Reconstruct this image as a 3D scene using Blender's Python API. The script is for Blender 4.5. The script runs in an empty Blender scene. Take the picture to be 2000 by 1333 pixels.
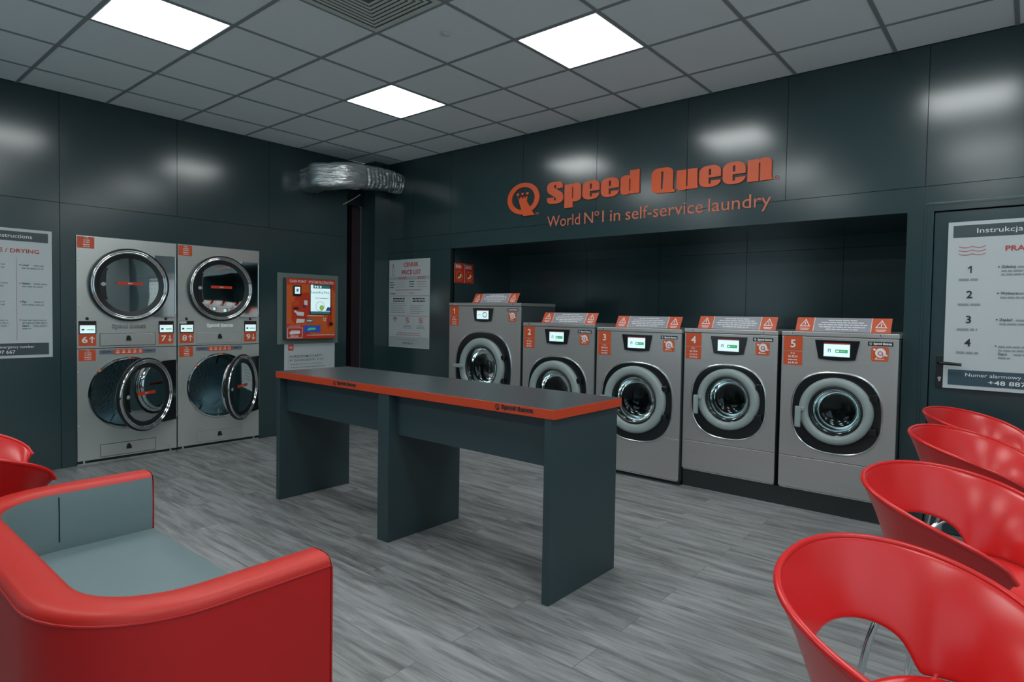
import bpy, bmesh, math, random
from mathutils import Vector, Matrix, noise
random.seed(4)
C = bpy.context.scene.collection
PI = math.pi
def R(d): return math.radians(d)

# ------------------------------------------------------------------ camera, world, exposure
cam_d = bpy.data.cameras.new('camera'); cam = bpy.data.objects.new('camera', cam_d); C.objects.link(cam)
cam_d.sensor_width = 36; cam_d.lens = 21.734; cam_d.clip_start = .02
cam_d.shift_x = .00769; cam_d.shift_y = -.00844
ra = Vector((.76062827, .64899826, .01568076)); ub = Vector((-.03283773, .01433998, .99935782)); fc = Vector((-.64835663, .76065473, -.03221902))
mw = Matrix((ra, ub, -fc)).transposed().to_4x4(); mw.translation = Vector((5.96628, -4.65668, 1.32757)); cam.matrix_world = mw
bpy.context.scene.camera = cam
w = bpy.data.worlds.new('daylight'); bpy.context.scene.world = w; w.use_nodes = True
bg = w.node_tree.nodes['Background']; bg.inputs[0].default_value = (.62, .88, 1, 1); bg.inputs[1].default_value = 1.1
vs = bpy.context.scene.view_settings; vs.view_transform = 'Standard'; vs.look = 'None'; vs.gamma = 1; vs.exposure = 0; vs.use_curve_mapping = False
LAMP = 13.0
WX, WY, H = 8.2, -5.9, 3.03

# ------------------------------------------------------------------ materials
MATS = {}
def mat(name, col, rough=.5, metal=0, ior=1.5, var=0, vscale=6, bump=0, bscale=40, emit=0, alpha=1, coat=0, trans=0, aniso=None):
    if name in MATS: return MATS[name]
    m = bpy.data.materials.new(name); m.use_nodes = True; nt = m.node_tree; b = nt.nodes['Principled BSDF']
    b.inputs['Base Color'].default_value = (*col, 1); b.inputs['Roughness'].default_value = rough; b.inputs['Metallic'].default_value = metal
    b.inputs['IOR'].default_value = ior; b.inputs['Coat Weight'].default_value = coat; b.inputs['Transmission Weight'].default_value = trans
    b.inputs['Alpha'].default_value = alpha
    if emit:
        b.inputs['Emission Color'].default_value = (*col, 1); b.inputs['Emission Strength'].default_value = emit
    if var or bump:
        tc = nt.nodes.new('ShaderNodeTexCoord'); n = nt.nodes.new('ShaderNodeTexNoise'); n.inputs['Scale'].default_value = vscale; n.inputs['Detail'].default_value = 5
        mp = nt.nodes.new('ShaderNodeMapping'); nt.links.new(tc.outputs['Object'], mp.inputs[0]); nt.links.new(mp.outputs[0], n.inputs[0])
        if aniso: mp.inputs['Scale'].default_value = aniso
        if var:
            r = nt.nodes.new('ShaderNodeMapRange'); r.inputs[3].default_value = 1 - var; r.inputs[4].default_value = 1 + var
            nt.links.new(n.outputs[0], r.inputs[0]); mx = nt.nodes.new('ShaderNodeVectorMath'); mx.operation = 'SCALE'
            mx.inputs[0].default_value = col; nt.links.new(r.outputs[0], mx.inputs['Scale']); nt.links.new(mx.outputs[0], b.inputs['Base Color'])
        if bump:
            n2 = nt.nodes.new('ShaderNodeTexNoise'); n2.inputs['Scale'].default_value = bscale; n2.inputs['Detail'].default_value = 3
            nt.links.new(mp.outputs[0], n2.inputs[0])
            bp = nt.nodes.new('ShaderNodeBump'); bp.inputs['Strength'].default_value = bump; bp.inputs['Distance'].default_value = .022 if bump > .8 else .01
            nt.links.new(n2.outputs[0], bp.inputs['Height']); nt.links.new(bp.outputs[0], b.inputs['Normal'])
    MATS[name] = m; return m
M_wall = mat('anthracite wall panel', (.024, .050, .055), .19, 0, 1.6, .08, 2)
M_gap = mat('dark joint', (.004, .006, .007), .7)
M_tile = mat('ceiling tile', (.84, .91, .92), .9, var=.03, vscale=90)
M_grid = mat('ceiling grid', (.27, .31, .32), .5)
M_lamp = mat('lamp diffuser', (.96, 1, .995), .5, emit=LAMP)
M_steel = mat('brushed steel', (.56, .545, .53), .36, .75, var=.05, vscale=3, aniso=(1, 1, 30))
M_steel_d = mat('dryer steel', (.62, .65, .62), .25, .65, var=.06, vscale=2, bump=.05, bscale=3)
M_steelside = mat('painted side steel', (.10, .13, .14), .4, .5)
M_chrome = mat('chrome', (.75, .77, .77), .06, 1, var=.02)
M_foil = mat('aluminium foil', (.85, .87, .87), .34, 1, bump=.9, bscale=8, aniso=(1, 1, 5))
M_black = mat('black plastic', (.012, .014, .015), .35, var=.05)
M_bezel = mat('black glossy bezel', (.008, .010, .011), .22, ior=1.6)
M_ring = mat('grey door ring', (.30, .36, .355), .38, var=.03)
M_rim = mat('silver bezel edge', (.62, .66, .66), .22, .9)
M_orange = mat('orange print', (.62, .085, .022), .45, var=.03)
M_orange2 = mat('light orange print', (.75, .17, .04), .45)
M_logo = mat('orange sign letters', (.72, .10, .022), .45, var=.02)
M_logol = mat('salmon tagline letters', (.62, .16, .09), .45)
M_white = mat('white print', (.80, .82, .82), .5, var=.02)
M_paper = mat('poster paper', (.50, .55, .56), .45, var=.02)
M_paperg = mat('poster grey band', (.38, .43, .44), .45)
M_navy = mat('poster navy band', (.035, .075, .10), .45)
M_slate = mat('poster slate band', (.045, .07, .08), .45)
M_txt = mat('dark print', (.02, .022, .028), .6)
M_grey = mat('grey print', (.25, .29, .30), .6)
M_redp = mat('red print', (.50, .035, .035), .6)
M_pinkp = mat('pale red print', (.42, .20, .20), .6)
M_signgrey = mat('warning sign grey', (.30, .30, .34), .45)
M_screen = mat('screen white', (.60, .78, .80), .3, emit=.75)
M_green = mat('screen green', (.02, .35, .12), .3, emit=.6)
M_tabletop = mat('table laminate', (.055, .072, .078), .30, ior=1.6, var=.08, vscale=20)
M_table = mat('table panel', (.026, .052, .060), .42, ior=1.6, var=.06)
M_band = mat('orange edge band', (.60, .062, .018), .4, var=.03)
M_red = mat('red shell plastic', (.66, .014, .014), .27, ior=1.55, var=.02)
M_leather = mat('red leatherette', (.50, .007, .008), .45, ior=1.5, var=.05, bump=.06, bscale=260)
M_leather_lit = mat('red leatherette lit top', (.56, .018, .010), .45, ior=1.5, var=.04, bump=.06, bscale=260)  # same leatherette, light falling on the top put into a lighter red
M_greyl = mat('grey leatherette', (.17, .235, .245), .42, var=.03, bump=.06, bscale=260)
M_drum = mat('drum steel', (.17, .21, .21), .34, .9)
M_ddrum = mat('dryer drum steel', (.20, .28, .31), .24, 1, var=.25, vscale=5, bump=.25, bscale=70)
M_dark = mat('dark interior', (.006, .012, .012), .5)
M_purple = mat('plum slot shade', (.022, .012, .016), .5)
M_board = mat('pale green backboard', (.16, .21, .19), .3, var=.03)
M_cash = mat('cash point orange', (.72, .13, .022), .35, var=.05, vscale=9)
M_cashred = mat('cash point red', (.60, .045, .018), .35)
M_blue = mat('blue display', (.03, .05, .30), .3, emit=.4)
M_lime = mat('lime graphic', (.35, .6, .15), .4, emit=.3)
M_teal = mat('teal graphic', (.03, .16, .17), .4, emit=.3)
M_vent = mat('vent beige', (.62, .66, .60), .6)
def glass_mat(name, col, a, rough=.03, refl=1):
    m = bpy.data.materials.new(name); m.use_nodes = True; nt = m.node_tree; nt.nodes.remove(nt.nodes['Principled BSDF'])
    t = nt.nodes.new('ShaderNodeBsdfTransparent'); t.inputs[0].default_value = (*col, 1)
    g = nt.nodes.new('ShaderNodeBsdfGlossy'); g.inputs['Roughness'].default_value = rough; g.inputs[0].default_value = (.85, .92, .92, 1)
    f = nt.nodes.new('ShaderNodeFresnel'); f.inputs[0].default_value = a
    mx = nt.nodes.new('ShaderNodeMixShader'); nt.links.new(f.outputs[0], mx.inputs[0]); nt.links.new(t.outputs[0], mx.inputs[1]); nt.links.new(g.outputs[0], mx.inputs[2])
    nt.links.new(mx.outputs[0], nt.nodes['Material Output'].inputs[0]); return m
M_glass = glass_mat('door glass', (.48, .60, .58), 1.5, .08)
M_dglass = glass_mat('dryer door glass', (.40, .52, .54), 3.0)
M_oglass = glass_mat('open dryer door glass', (.62, .74, .76), 1.6)
# wood floor planks running along X
def floor_mat():
    m = bpy.data.materials.new('grey oak vinyl'); m.use_nodes = True; nt = m.node_tree; b = nt.nodes['Principled BSDF']; N = nt.nodes.new; L = nt.links.new
    tc = N('ShaderNodeTexCoord'); mp = N('ShaderNodeMapping'); mp.inputs['Location'].default_value = (.3, .05, 0); L(tc.outputs['Object'], mp.inputs[0])
    br = N('ShaderNodeTexBrick'); br.offset = .37; br.inputs['Scale'].default_value = 1; br.inputs['Brick Width'].default_value = 1.25; br.inputs['Row Height'].default_value = .18
    br.inputs['Mortar Size'].default_value = .0012; br.inputs['Color1'].default_value = (0, 0, 0, 1); br.inputs['Color2'].default_value = (1, 1, 1, 1); br.inputs['Mortar'].default_value = (.3, .3, .3, 1)
    L(mp.outputs[0], br.inputs[0])
    sc = N('ShaderNodeVectorMath'); sc.operation = 'SCALE'; sc.inputs['Scale'].default_value = 7; L(br.outputs[0], sc.inputs[0])
    ad = N('ShaderNodeVectorMath'); ad.operation = 'ADD'; L(mp.outputs[0], ad.inputs[0]); L(sc.outputs[0], ad.inputs[1])
    m2 = N('ShaderNodeMapping'); m2.inputs['Scale'].default_value = (1.0, 9, 1); L(ad.outputs[0], m2.inputs[0])
    n1 = N('ShaderNodeTexNoise'); n1.inputs['Scale'].default_value = 2.2; n1.inputs['Detail'].default_value = 8; n1.inputs['Roughness'].default_value = .62; n1.inputs['Distortion'].default_value = .6; L(m2.outputs[0], n1.inputs[0])
    m3 = N('ShaderNodeMapping'); m3.inputs['Scale'].default_value = (2.5, 60, 1); L(ad.outputs[0], m3.inputs[0])
    n2 = N('ShaderNodeTexNoise'); n2.inputs['Scale'].default_value = 2; n2.inputs['Detail'].default_value = 6; n2.inputs['Distortion'].default_value = 1.2; L(m3.outputs[0], n2.inputs[0])
    mxx = N('ShaderNodeMath'); mxx.operation = 'MULTIPLY_ADD'; mxx.inputs[1].default_value = .30; L(n2.outputs[0], mxx.inputs[0]); L(n1.outputs[0], mxx.inputs[2])
    md = N('ShaderNodeMath'); md.operation = 'MULTIPLY_ADD'; md.inputs[1].default_value = .07; L(br.outputs[0], md.inputs[0]); L(mxx.outputs[0], md.inputs[2])
    cr = N('ShaderNodeValToRGB'); e = cr.color_ramp.elements; e[0].position = .47; e[0].color = (.10, .103, .105, 1); e[1].position = .90; e[1].color = (.35, .36, .36, 1)
    k = e.new(.62); k.color = (.185, .19, .192, 1); k = e.new(.74); k.color = (.27, .278, .28, 1)
    L(md.outputs[0], cr.inputs[0])
    mm = N('ShaderNodeMix'); mm.data_type = 'RGBA'; mm.inputs[7].default_value = (.10, .105, .11, 1); L(br.outputs['Fac'], mm.inputs[0]); L(cr.outputs[0], mm.inputs[6]); L(mm.outputs[2], b.inputs['Base Color'])
    b.inputs['Roughness'].default_value = .42
    bp = N('ShaderNodeBump'); bp.inputs['Strength'].default_value = .12; bp.inputs['Distance'].default_value = .004; L(n2.outputs[0], bp.inputs['Height']); L(bp.outputs[0], b.inputs['Normal'])
    return m
M_floor = floor_mat()

# ------------------------------------------------------------------ mesh helpers
class MB:
    def __init__(s): s.v = []; s.f = []; s.m = []; s.mats = []
    def mi(s, m):
        if m not in s.mats: s.mats.append(m)
        return s.mats.index(m)
    def add(s, vs, fs, m):
        o = len(s.v); s.v += [tuple(v) for v in vs]; k = s.mi(m)
        for f in fs: s.f.append([o + i for i in f]); s.m.append(k)
        return s
    def box(s, x0, x1, y0, y1, z0, z1, m):
        v = [(x, y, z) for z in (z0, z1) for y in (y0, y1) for x in (x0, x1)]
        return s.add(v, [(0, 2, 3, 1), (4, 5, 7, 6), (0, 1, 5, 4), (2, 6, 7, 3), (0, 4, 6, 2), (1, 3, 7, 5)], m)
    def rect(s, x0, x1, z0, z1, y, m):            # upright rectangle facing -y
        return s.add([(x0, y, z0), (x1, y, z0), (x1, y, z1), (x0, y, z1)], [(0, 1, 2, 3)], m)
    def poly(s, pts, y, m, y2=None):              # polygon in xz facing -y; optional extrusion to y2 (deeper)
        n = len(pts)
        a = sum(pts[i][0] * pts[(i + 1) % n][1] - pts[(i + 1) % n][0] * pts[i][1] for i in range(n))
        if a < 0: pts = pts[::-1]
        if y2 is None: return s.add([(p[0], y, p[1]) for p in pts], [tuple(range(n))], m)
        v = [(p[0], y, p[1]) for p in pts] + [(p[0], y2, p[1]) for p in pts]
        return s.add(v, [tuple(range(n)), tuple(range(2 * n - 1, n - 1, -1))] + [(i, i + n, (i + 1) % n + n, (i + 1) % n) for i in range(n)], m)
    def lathe(s, prof, n, m, c=(0, 0, 0), sx=1, sz=1, shape=None, close=False):  # profile [(r, y)] around the y axis
        vs = []; fs = []
        for r, y in prof:
            for i in range(n):
                t = 2 * PI * i / n; k = shape(t) if shape else 1
                vs.append((c[0] + r * sx * k * math.cos(t), c[1] + y, c[2] + r * sz * k * math.sin(t)))
        for j in range(len(prof) - 1):
            for i in range(n): fs.append((j * n + i, (j + 1) * n + i, (j + 1) * n + (i + 1) % n, j * n + (i + 1) % n))
        if close: fs.append(tuple(range((len(prof) - 1) * n, len(prof) * n))[::-1])
        return s.add(vs, fs, m)
    def tube(s, pts, r, m, n=10, cap=True):
        pts = [Vector(p) for p in pts]; vs = []; fs = []
        up = Vector((0, 0, 1)); prev = None
        for i, p in enumerate(pts):
            d = (pts[min(i + 1, len(pts) - 1)] - pts[max(i - 1, 0)]).normalized()
            a = d.cross(up) if prev is None else prev - d * prev.dot(d)
            if a.length < 1e-4: a = d.cross(Vector((1, 0, 0)))
            a.normalize(); prev = a; b = d.cross(a)
            rr = r[i] if isinstance(r, (list, tuple)) else r
            for k in range(n): t = 2 * PI * k / n; vs.append(p + a * math.cos(t) * rr + b * math.sin(t) * rr)
        for i in range(len(pts) - 1):
            for k in range(n): fs.append((i * n + k, i * n + (k + 1) % n, (i + 1) * n + (k + 1) % n, (i + 1) * n + k))
        if cap: fs += [tuple(range(n))[::-1], tuple(range((len(pts) - 1) * n, len(pts) * n))]
        return s.add(vs, fs, m)
    def text(s, body, x, z, size, y, m, width=None, bold=0, align='LEFT', height=None, ext=0, skew=0, spacing=1):
        if body == '1':                                # a one with a flag
            h = height or size * .68; q = .15 * h; x += 0 if align == 'CENTER' else .2 * h
            return s.poly([(x + q * .1 - q * .1, z), (x + q, z), (x + q, z + h), (x + q * .15, z + h), (x - .33 * h, z + h * .72), (x - .22 * h, z + h * .60), (x, z + h * .74)], y, m)
        cu = bpy.data.curves.new('t', 'FONT'); cu.body = body; cu.size = 1; cu.offset = bold; cu.align_x = 'LEFT'; cu.extrude = 0; cu.resolution_u = 3; cu.space_character = spacing
        o = bpy.data.objects.new('t', cu); C.objects.link(o); bpy.context.view_layer.update()
        dg = bpy.context.evaluated_depsgraph_get(); me = bpy.data.meshes.new_from_object(o.evaluated_get(dg))
        vs = [v.co.copy() for v in me.vertices]; fs = [tuple(p.vertices) for p in me.polygons]
        bpy.data.objects.remove(o); bpy.data.curves.remove(cu); bpy.data.meshes.remove(me)
        if not vs: return s
        x0 = min(v.x for v in vs); x1 = max(v.x for v in vs); z0 = min(v.y for v in vs); z1 = max(v.y for v in vs)
        sx = sz = size
        if height: sz = height / (z1 - z0); sx = sz; 
        if width: sx = width / (x1 - x0)
        W = (x1 - x0) * sx; off = {'LEFT': 0, 'CENTER': -W / 2, 'RIGHT': -W}[align]
        zb = z0 if height else 0
        P = [(x + off + (v.x - x0) * sx + skew * (v.y - zb) * sz, y, z + (v.y - zb) * sz) for v in vs]
        if ext:
            fr = len(P); s.add(P, fs, m)
            edges = {}
            for f in fs:
                for i in range(len(f)): edges[(f[i], f[(i + 1) % len(f)])] = 1
            q = [(a, b) for a, b in edges if (b, a) not in edges]
            V2 = []; F2 = []
            for a, b in q:
                o2 = len(V2); V2 += [P[a], P[b], (P[b][0], y + ext, P[b][2]), (P[a][0], y + ext, P[a][2])]; F2.append((o2, o2 + 3, o2 + 2, o2 + 1))
            s.add(V2, F2, m)
        else: s.add(P, fs, m)
        return s
    def bars(s, x0, x1, z, n, dz, h, y, m, jit=.25, center=False, seed=1):       # illegible small print as thin lines
        rr = random.Random(seed)
        for i in range(n):
            L = (x1 - x0) * (1 - rr.random() * jit); a = (x0 + x1 - L) / 2 if center else x0
            x = a
            while x < a + L - .002:
                wd = min(rr.uniform(.012, .04) * max(1, h / .008), a + L - x); s.rect(x, x + wd, z - i * dz, z - i * dz + h, y, m); x += wd + h * .6
        return s
    def build(s, name, parent=None, smooth=False, bevel=0, subsurf=0, solid=0, loc=None, rz=0, angle=40, bseg=2):
        me = bpy.data.meshes.new(name); me.from_pydata(s.v, [], s.f)
        for m in s.mats: me.materials.append(m)
        me.polygons.foreach_set('material_index', s.m)
        me.validate(); me.update()
        o = bpy.data.objects.new(name, me); C.objects.link(o)
        if parent: o.parent = parent
        if loc: o.location = loc
        o.rotation_euler.z = rz
        if smooth:
            for p in me.polygons: p.use_smooth = True
            bm = bmesh.new(); bm.from_mesh(me); bmesh.ops.remove_doubles(bm, verts=bm.verts, dist=1e-5)
            for e in bm.edges:
                if len(e.link_faces) == 2 and e.calc_face_angle(0) > R(angle): e.smooth = False
            bm.to_mesh(me); bm.free()
        if solid:
            k = o.modifiers.new('s', 'SOLIDIFY'); k.thickness = solid; k.offset = 0
        if bevel:
            k = o.modifiers.new('b', 'BEVEL'); k.width = bevel; k.segments = bseg; k.limit_method = 'ANGLE'; k.angle_limit = R(40)
        if subsurf:
            k = o.modifiers.new('u', 'SUBSURF'); k.levels = subsurf; k.render_levels = subsurf
        return o
def sq(n_, t):                                # superellipse radius factor
    c_, s_ = abs(math.cos(t)), abs(math.sin(t)); return (c_ ** n_ + s_ ** n_) ** (-1 / n_)
def empty(name, loc=(0, 0, 0), rz=0):
    o = bpy.data.objects.new(name, None); C.objects.link(o); o.location = loc; o.rotation_euler.z = rz; o.empty_display_size = .1; return o
def tag(o, label, cat, group=None):
    o['label'] = label; o['category'] = cat
    if group: o['group'] = group
    return o
def struct(o): o['kind'] = 'structure'; return o
def copy_tree(o, parent=None):
    c = o.copy(); C.objects.link(c); c.parent = parent
    for ch in list(o.children): copy_tree(ch, c)
    return c
def arc(cx, cz, r, a0, a1, n=12): return [(cx + r * math.cos(R(a0 + (a1 - a0) * i / n)), cz + r * math.sin(R(a0 + (a1 - a0) * i / n))) for i in range(n + 1)]

# ------------------------------------------------------------------ room shell
struct(MB().add([(-.6, WY, 0), (WX, WY, 0), (WX, 1.2, 0), (-.6, 1.2, 0)], [(0, 1, 2, 3)], M_floor).build('floor'))
GX0, GY0 = 1.65, -1.05
m = MB()                                   # ceiling tiles with a recessed field
tw = .0115
xs = [GX0 + i * .6 for i in range(-3, 12)]; ys = [GY0 + .6 * 2 - .6 * j for j in range(0, 12)]
lamps = [(i, j) for i in (0, 3, 6, 9) for j in (0, 3, 6)]
skip = set(lamps) | {(2, 2)}
for i in range(-3, 11):
    for j in range(-2, 9):
        if (i, j) in skip: continue
        x0 = max(0, GX0 + i * .6); x1 = min(WX, GX0 + i * .6 + .6); y1 = min(0, GY0 - j * .6); y0 = max(WY, GY0 - j * .6 - .6)
        if x1 - x0 < .03 or y1 - y0 < .03: continue
        m.box(x0, x1, y0, y1, H + .004, H + .016, M_tile)
m.box(-.6, WX, WY, 1.2, H + .06, H + .08, M_tile)
struct(m.build('ceiling'))
m = MB()
for i in range(-2, 11): m.box(GX0 + i * .6 - tw, GX0 + i * .6 + tw, WY, 0, H, H + .004, M_grid)
for j in range(-1, 9):
    for i in range(-3, 11): m.box(max(0, GX0 + i * .6 + tw), min(WX, GX0 + (i + 1) * .6 - tw), GY0 - j * .6 - tw, GY0 - j * .6 + tw, H, H + .004, M_grid)
struct(m.build('trim_1'))
lampb = None
for k, (i, j) in enumerate(lamps):
    x, y = GX0 + i * .6 + .3, GY0 - j * .6 - .3
    if lampb is None:
        lampb = empty('ceiling_lamp', (x, y, H)); a = .6 / 2 - tw
        mm = MB()
        for q in ((-a, a, -a, -a + .008), (-a, a, a - .008, a), (-a, -a + .008, -a + .008, a - .008), (a - .008, a, -a + .008, a - .008)): mm.box(*q, 0, .012, M_white)
        mm.build('lamp_frame', lampb)
        MB().box(-a + .008, a - .008, -a + .008, a - .008, .003, .01, M_lamp).build('diffuser', lampb); t = lampb
    else: t = copy_tree(lampb); t.location = (x, y, H)
    lb = {(0, 0): 'square ceiling light panel nearest the corner, above the price list side', (3, 0): 'bright square light panel in the ceiling in front of the wall lettering',
          (0, 3): 'square ceiling light panel at the upper left, above the stacked dryers'}.get((i, j), 'square ceiling light panel outside the photo, seen only as a glow on the walls')
    tag(t, lb, 'ceiling light', 'square light panels in the tiled ceiling')

# right wall (washers): panels with joints, recess, door opening
def panels(m, us, zs, holes, plane, th=.012, g=.0035, mm=None, back=True):
    """plane: f(u, depth, z) -> point. Panels between consecutive us / zs, skipping holes."""
    for i in range(len(us) - 1):
        for j in range(len(zs) - 1):
            u0, u1, z0, z1 = us[i], us[i + 1], zs[j], zs[j + 1]
            if any(h[0] <= (u0 + u1) / 2 <= h[1] and h[2] <= (z0 + z1) / 2 <= h[3] for h in holes): continue
            for (a0, a1, b0, b1, d0, d1, mt) in ((u0 + g / 2, u1 - g / 2, z0 + g / 2, z1 - g / 2, 0, th, mm or M_wall), (u0, u1, z0, z1 + (.09 if z1 == H else 0), th + .001, th + .05, M_gap)):
                v = [plane(u, d, z) for z in (b0, b1) for d in (d1, d0) for u in (a0, a1)]
                m.add(v, [(0, 2, 3, 1), (4, 5, 7, 6), (0, 1, 5, 4), (2, 6, 7, 3), (0, 4, 6, 2), (1, 3, 7, 5)], mt)
pr = lambda u, d, z: (u, d, z)
RX0, RX1, RZ = 1.228, 5.345, 2.0
m = MB()
def flat(m, u0, u1, z0, z1, plane, th=.06, mt=None, d=0):
    v = [plane(u, dd, z) for z in (z0, z1) for dd in (d + th, d) for u in (u0, u1)]
    m.add(v, [(0, 2, 3, 1), (4, 5, 7, 6), (0, 1, 5, 4), (2, 6, 7, 3), (0, 4, 6, 2), (1, 3, 7, 5)], mt or M_wall)
DX0, DX1, DZ = 5.435, 6.46, 2.045
panels(m, [.0, .62, 1.228, 2.205, 3.031, 3.862, 4.606, 5.435, 6.46, 7.3, WX], [0, 2.0, 2.155, H], [(1.228, 5.435, 0, 2.0), (5.435, 6.46, 0, 2.1), (1.228, 5.435, 2.0, 2.155)], pr)
flat(m, 1.228, 5.435, 2.0, 2.1535, pr)
flat(m, 5.345, 5.4335, 0, 2.0, pr)
flat(m, 5.4365, 6.46, 2.05, 2.1535, pr)
RD = 1.0                                    # recess
m.box(RX0 - .05, RX0, .05, RD, 0, RZ + .05, M_wall); m.box(RX1, RX1 + .05, .06, RD, 0, RZ + .05, M_wall)
m.box(RX0 - .05, RX1 + .05, .06, RD, RZ, RZ + .05, M_wall)
panels(m, [RX0 - .05, 2.3, 3.15, 4.0, 4.78, RX1 + .05], [0, .95, 1.9, RZ + .05], [], lambda u, d, z: (u, RD + d, z))
struct(m.build('wall_right'))
# left wall (dryers)
pl = lambda u, d, z: (-d, u, z)
m = MB()
LZ = 2.155
SA, SB = (-3.073, -2.293), (-2.283, -1.497)   # the two dryer stacks
DT = 1.907
panels(m, [WY, -5.0, -4.1, -3.183, -2.285, -1.39, -.444], [LZ, H], [], pl)
panels(m, [WY, -5.0, -4.1, -3.183], [0, LZ], [], pl)
flat(m, -3.181, -3.077, 0, LZ - .0015, pl); flat(m, -3.077, -1.493, DT + .004, LZ - .0015, pl); flat(m, -1.493, -.4445, 0, LZ - .0015, pl, .0125)
m.box(-.75, -.06, -.50, -.444, 0, H, M_wall)
struct(m.build('wall_left'))
m = MB(); m.box(-.45, -.4, -.6, .05, 0, H, M_dark); m.box(-.4, 0, -.444, -.21, 2.53, H, M_dark); m.box(-.4, -.0, -.444, -.36, 0, .0, M_dark)
m.box(-.40, -.06, -.335, -.215, 0, 2.53, M_purple)  # column face inside the slot, its darkness put into the plum colour
m.box(-.75, -.70, -3.2, -.5, 0, 2.1, M_dark); m.box(-.75, -.06, -3.2, -3.12, 0, 2.1, M_dark)
struct(m.build('wall_back'))
m = MB(); m.box(-.05, .207, -.212, .06, 0, H, M_wall); struct(m.build('trim_2'))
# far sides of the room, out of view: storefront glazing frames behind the camera and plain end wall
m = MB(); 
M_pl = mat('pale plaster', (.62, .68, .69), .8)
EW0, EW1 = -4.9, -1.9
m.box(WX, WX + .1, WY, EW0, 0, H, M_pl); m.box(WX, WX + .1, EW1, .1, 0, H, M_pl); m.box(WX, WX + .1, EW0, EW1, 0, .75, M_pl); m.box(WX, WX + .1, EW0, EW1, 2.55, H, M_pl); struct(m.build('wall_east'))
m = MB()
for y in (EW0 + .03, -3.4, EW1 - .03): m.box(WX + .03, WX + .08, y - .03, y + .03, .75, 2.55, M_black)
for z in (.75, 2.49): m.box(WX + .03, WX + .08, EW0, EW1, z, z + .06, M_black)
struct(m.build('window_3'))
ld = bpy.data.lights.new('window_portal', 'AREA'); ld.shape = 'RECTANGLE'; ld.size = EW1 - EW0; ld.size_y = 1.8; ld.cycles.is_portal = True
lo = bpy.data.objects.new('window_portal', ld); C.objects.link(lo); lo.location = (WX + .12, (EW0 + EW1) / 2, 1.65); lo.rotation_euler = (R(90), 0, R(90))
m = MB(); m.box(-.1, WX, WY - .12, WY, 2.6, H, M_wall); m.box(-.1, WX, WY - .12, WY, 0, .35, M_wall)
for x0, x1 in ((-.1, .9), (2.6, 5.2), (7.6, WX)): m.box(x0, x1, WY - .12, WY, .35, 2.6, M_wall)
struct(m.build('wall_front'))
for n, (x0, x1) in enumerate(((.9, 2.6), (5.2, 7.6))):
    m = MB()
    for x in [x0 + (x1 - x0) * k / 3 for k in range(4)]: m.box(x - .03, x + .03, WY - .09, WY - .03, .35, 2.6, M_black)
    for z in (.35, 2.54): m.box(x0, x1, WY - .09, WY - .03, z, z + .06, M_black)
    struct(m.build('window_%d' % (n + 1)))
    ld = bpy.data.lights.new('window_portal', 'AREA'); ld.shape = 'RECTANGLE'; ld.size = x1 - x0; ld.size_y = 2.25; ld.cycles.is_portal = True
    lo = bpy.data.objects.new('window_portal', ld); C.objects.link(lo); lo.location = ((x0 + x1) / 2, WY - .15, 1.475); lo.rotation_euler = (R(90), 0, 0)
# door in the right wall
dr = empty('door_1', (DX0, 0, 0)); struct(dr)
m = MB(); w_ = DX1 - DX0
for a0, a1, z0, z1 in ((0, .05, 0, DZ), (w_ - .05, w_, 0, DZ), (0.05, w_ - .05, DZ - .05, DZ)): m.box(a0, a1, -.008, .06, z0, z1, M_wall)
m.box(.012, .016, -.0085, .0, 0, DZ - .012, M_gap); m.box(.012, w_, -.0085, 0, DZ - .016, DZ - .012, M_gap)
m.build('door_frame', dr, bevel=.002)
MB().box(.054, w_ - .054, .006, .046, .005, DZ - .056, M_wall).box(.05, w_ - .05, .05, .055, 0, DZ - .04, M_gap).build('door_leaf', dr, bevel=.003)
m = MB(); m.box(.09, .128, -.006, .006, .905, 1.105, M_black); m.build('handle_plate', dr, bevel=.003)
m = MB(); m.tube([(.108, -.004, 1.062), (.108, -.045, 1.062), (.115, -.055, 1.061), (.22, -.055, 1.056)], .0095, M_black, 10)
m.build('door_handle', dr, smooth=True)
m = MB(); m.lathe([(.009, 0), (.009, -.004), (0, -.004)], 16, M_steel, (.109, -.006, .965)); m.box(.104, .114, -.009, -.006, .945, .965, M_steel); m.build('keyhole', dr)

# ceiling fittings
vt = tag(empty('air_vent', (GX0 + 2.5 * .6, GY0 - 2.5 * .6, H)), 'square beige air diffuser with concentric louvres in the tiled ceiling', 'air vent')
m = MB()
for k in range(8):
    a = .288 if k == 0 else .268 - k * .030; b = a - (.034 if k == 0 else .018); z0 = -.001
    P = [(-a, -a), (a, -a), (a, a), (-a, a)]; Q = [(-b, -b), (b, -b), (b, b), (-b, b)]
    if k: P, Q = [(x * 1, y * 1) for x, y in P], Q
    for i in range(4):
        j = (i + 1) % 4
        m.add([(*P[i], z0), (*P[j], z0), (*Q[j], z0), (*Q[i], z0)], [(0, 1, 2, 3)], M_vent)
m.build('louvres', vt, solid=.002)
MB().box(-.288, .288, -.288, .288, .003, .007, mat('vent recess', (.13, .15, .14), .7)).build('vent_box', vt)
sd = tag(empty('smoke_detector', (3.179, -1.98, H + .004)), 'small round white smoke detector in the ceiling between two light panels', 'smoke detector')
m = MB()
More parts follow.
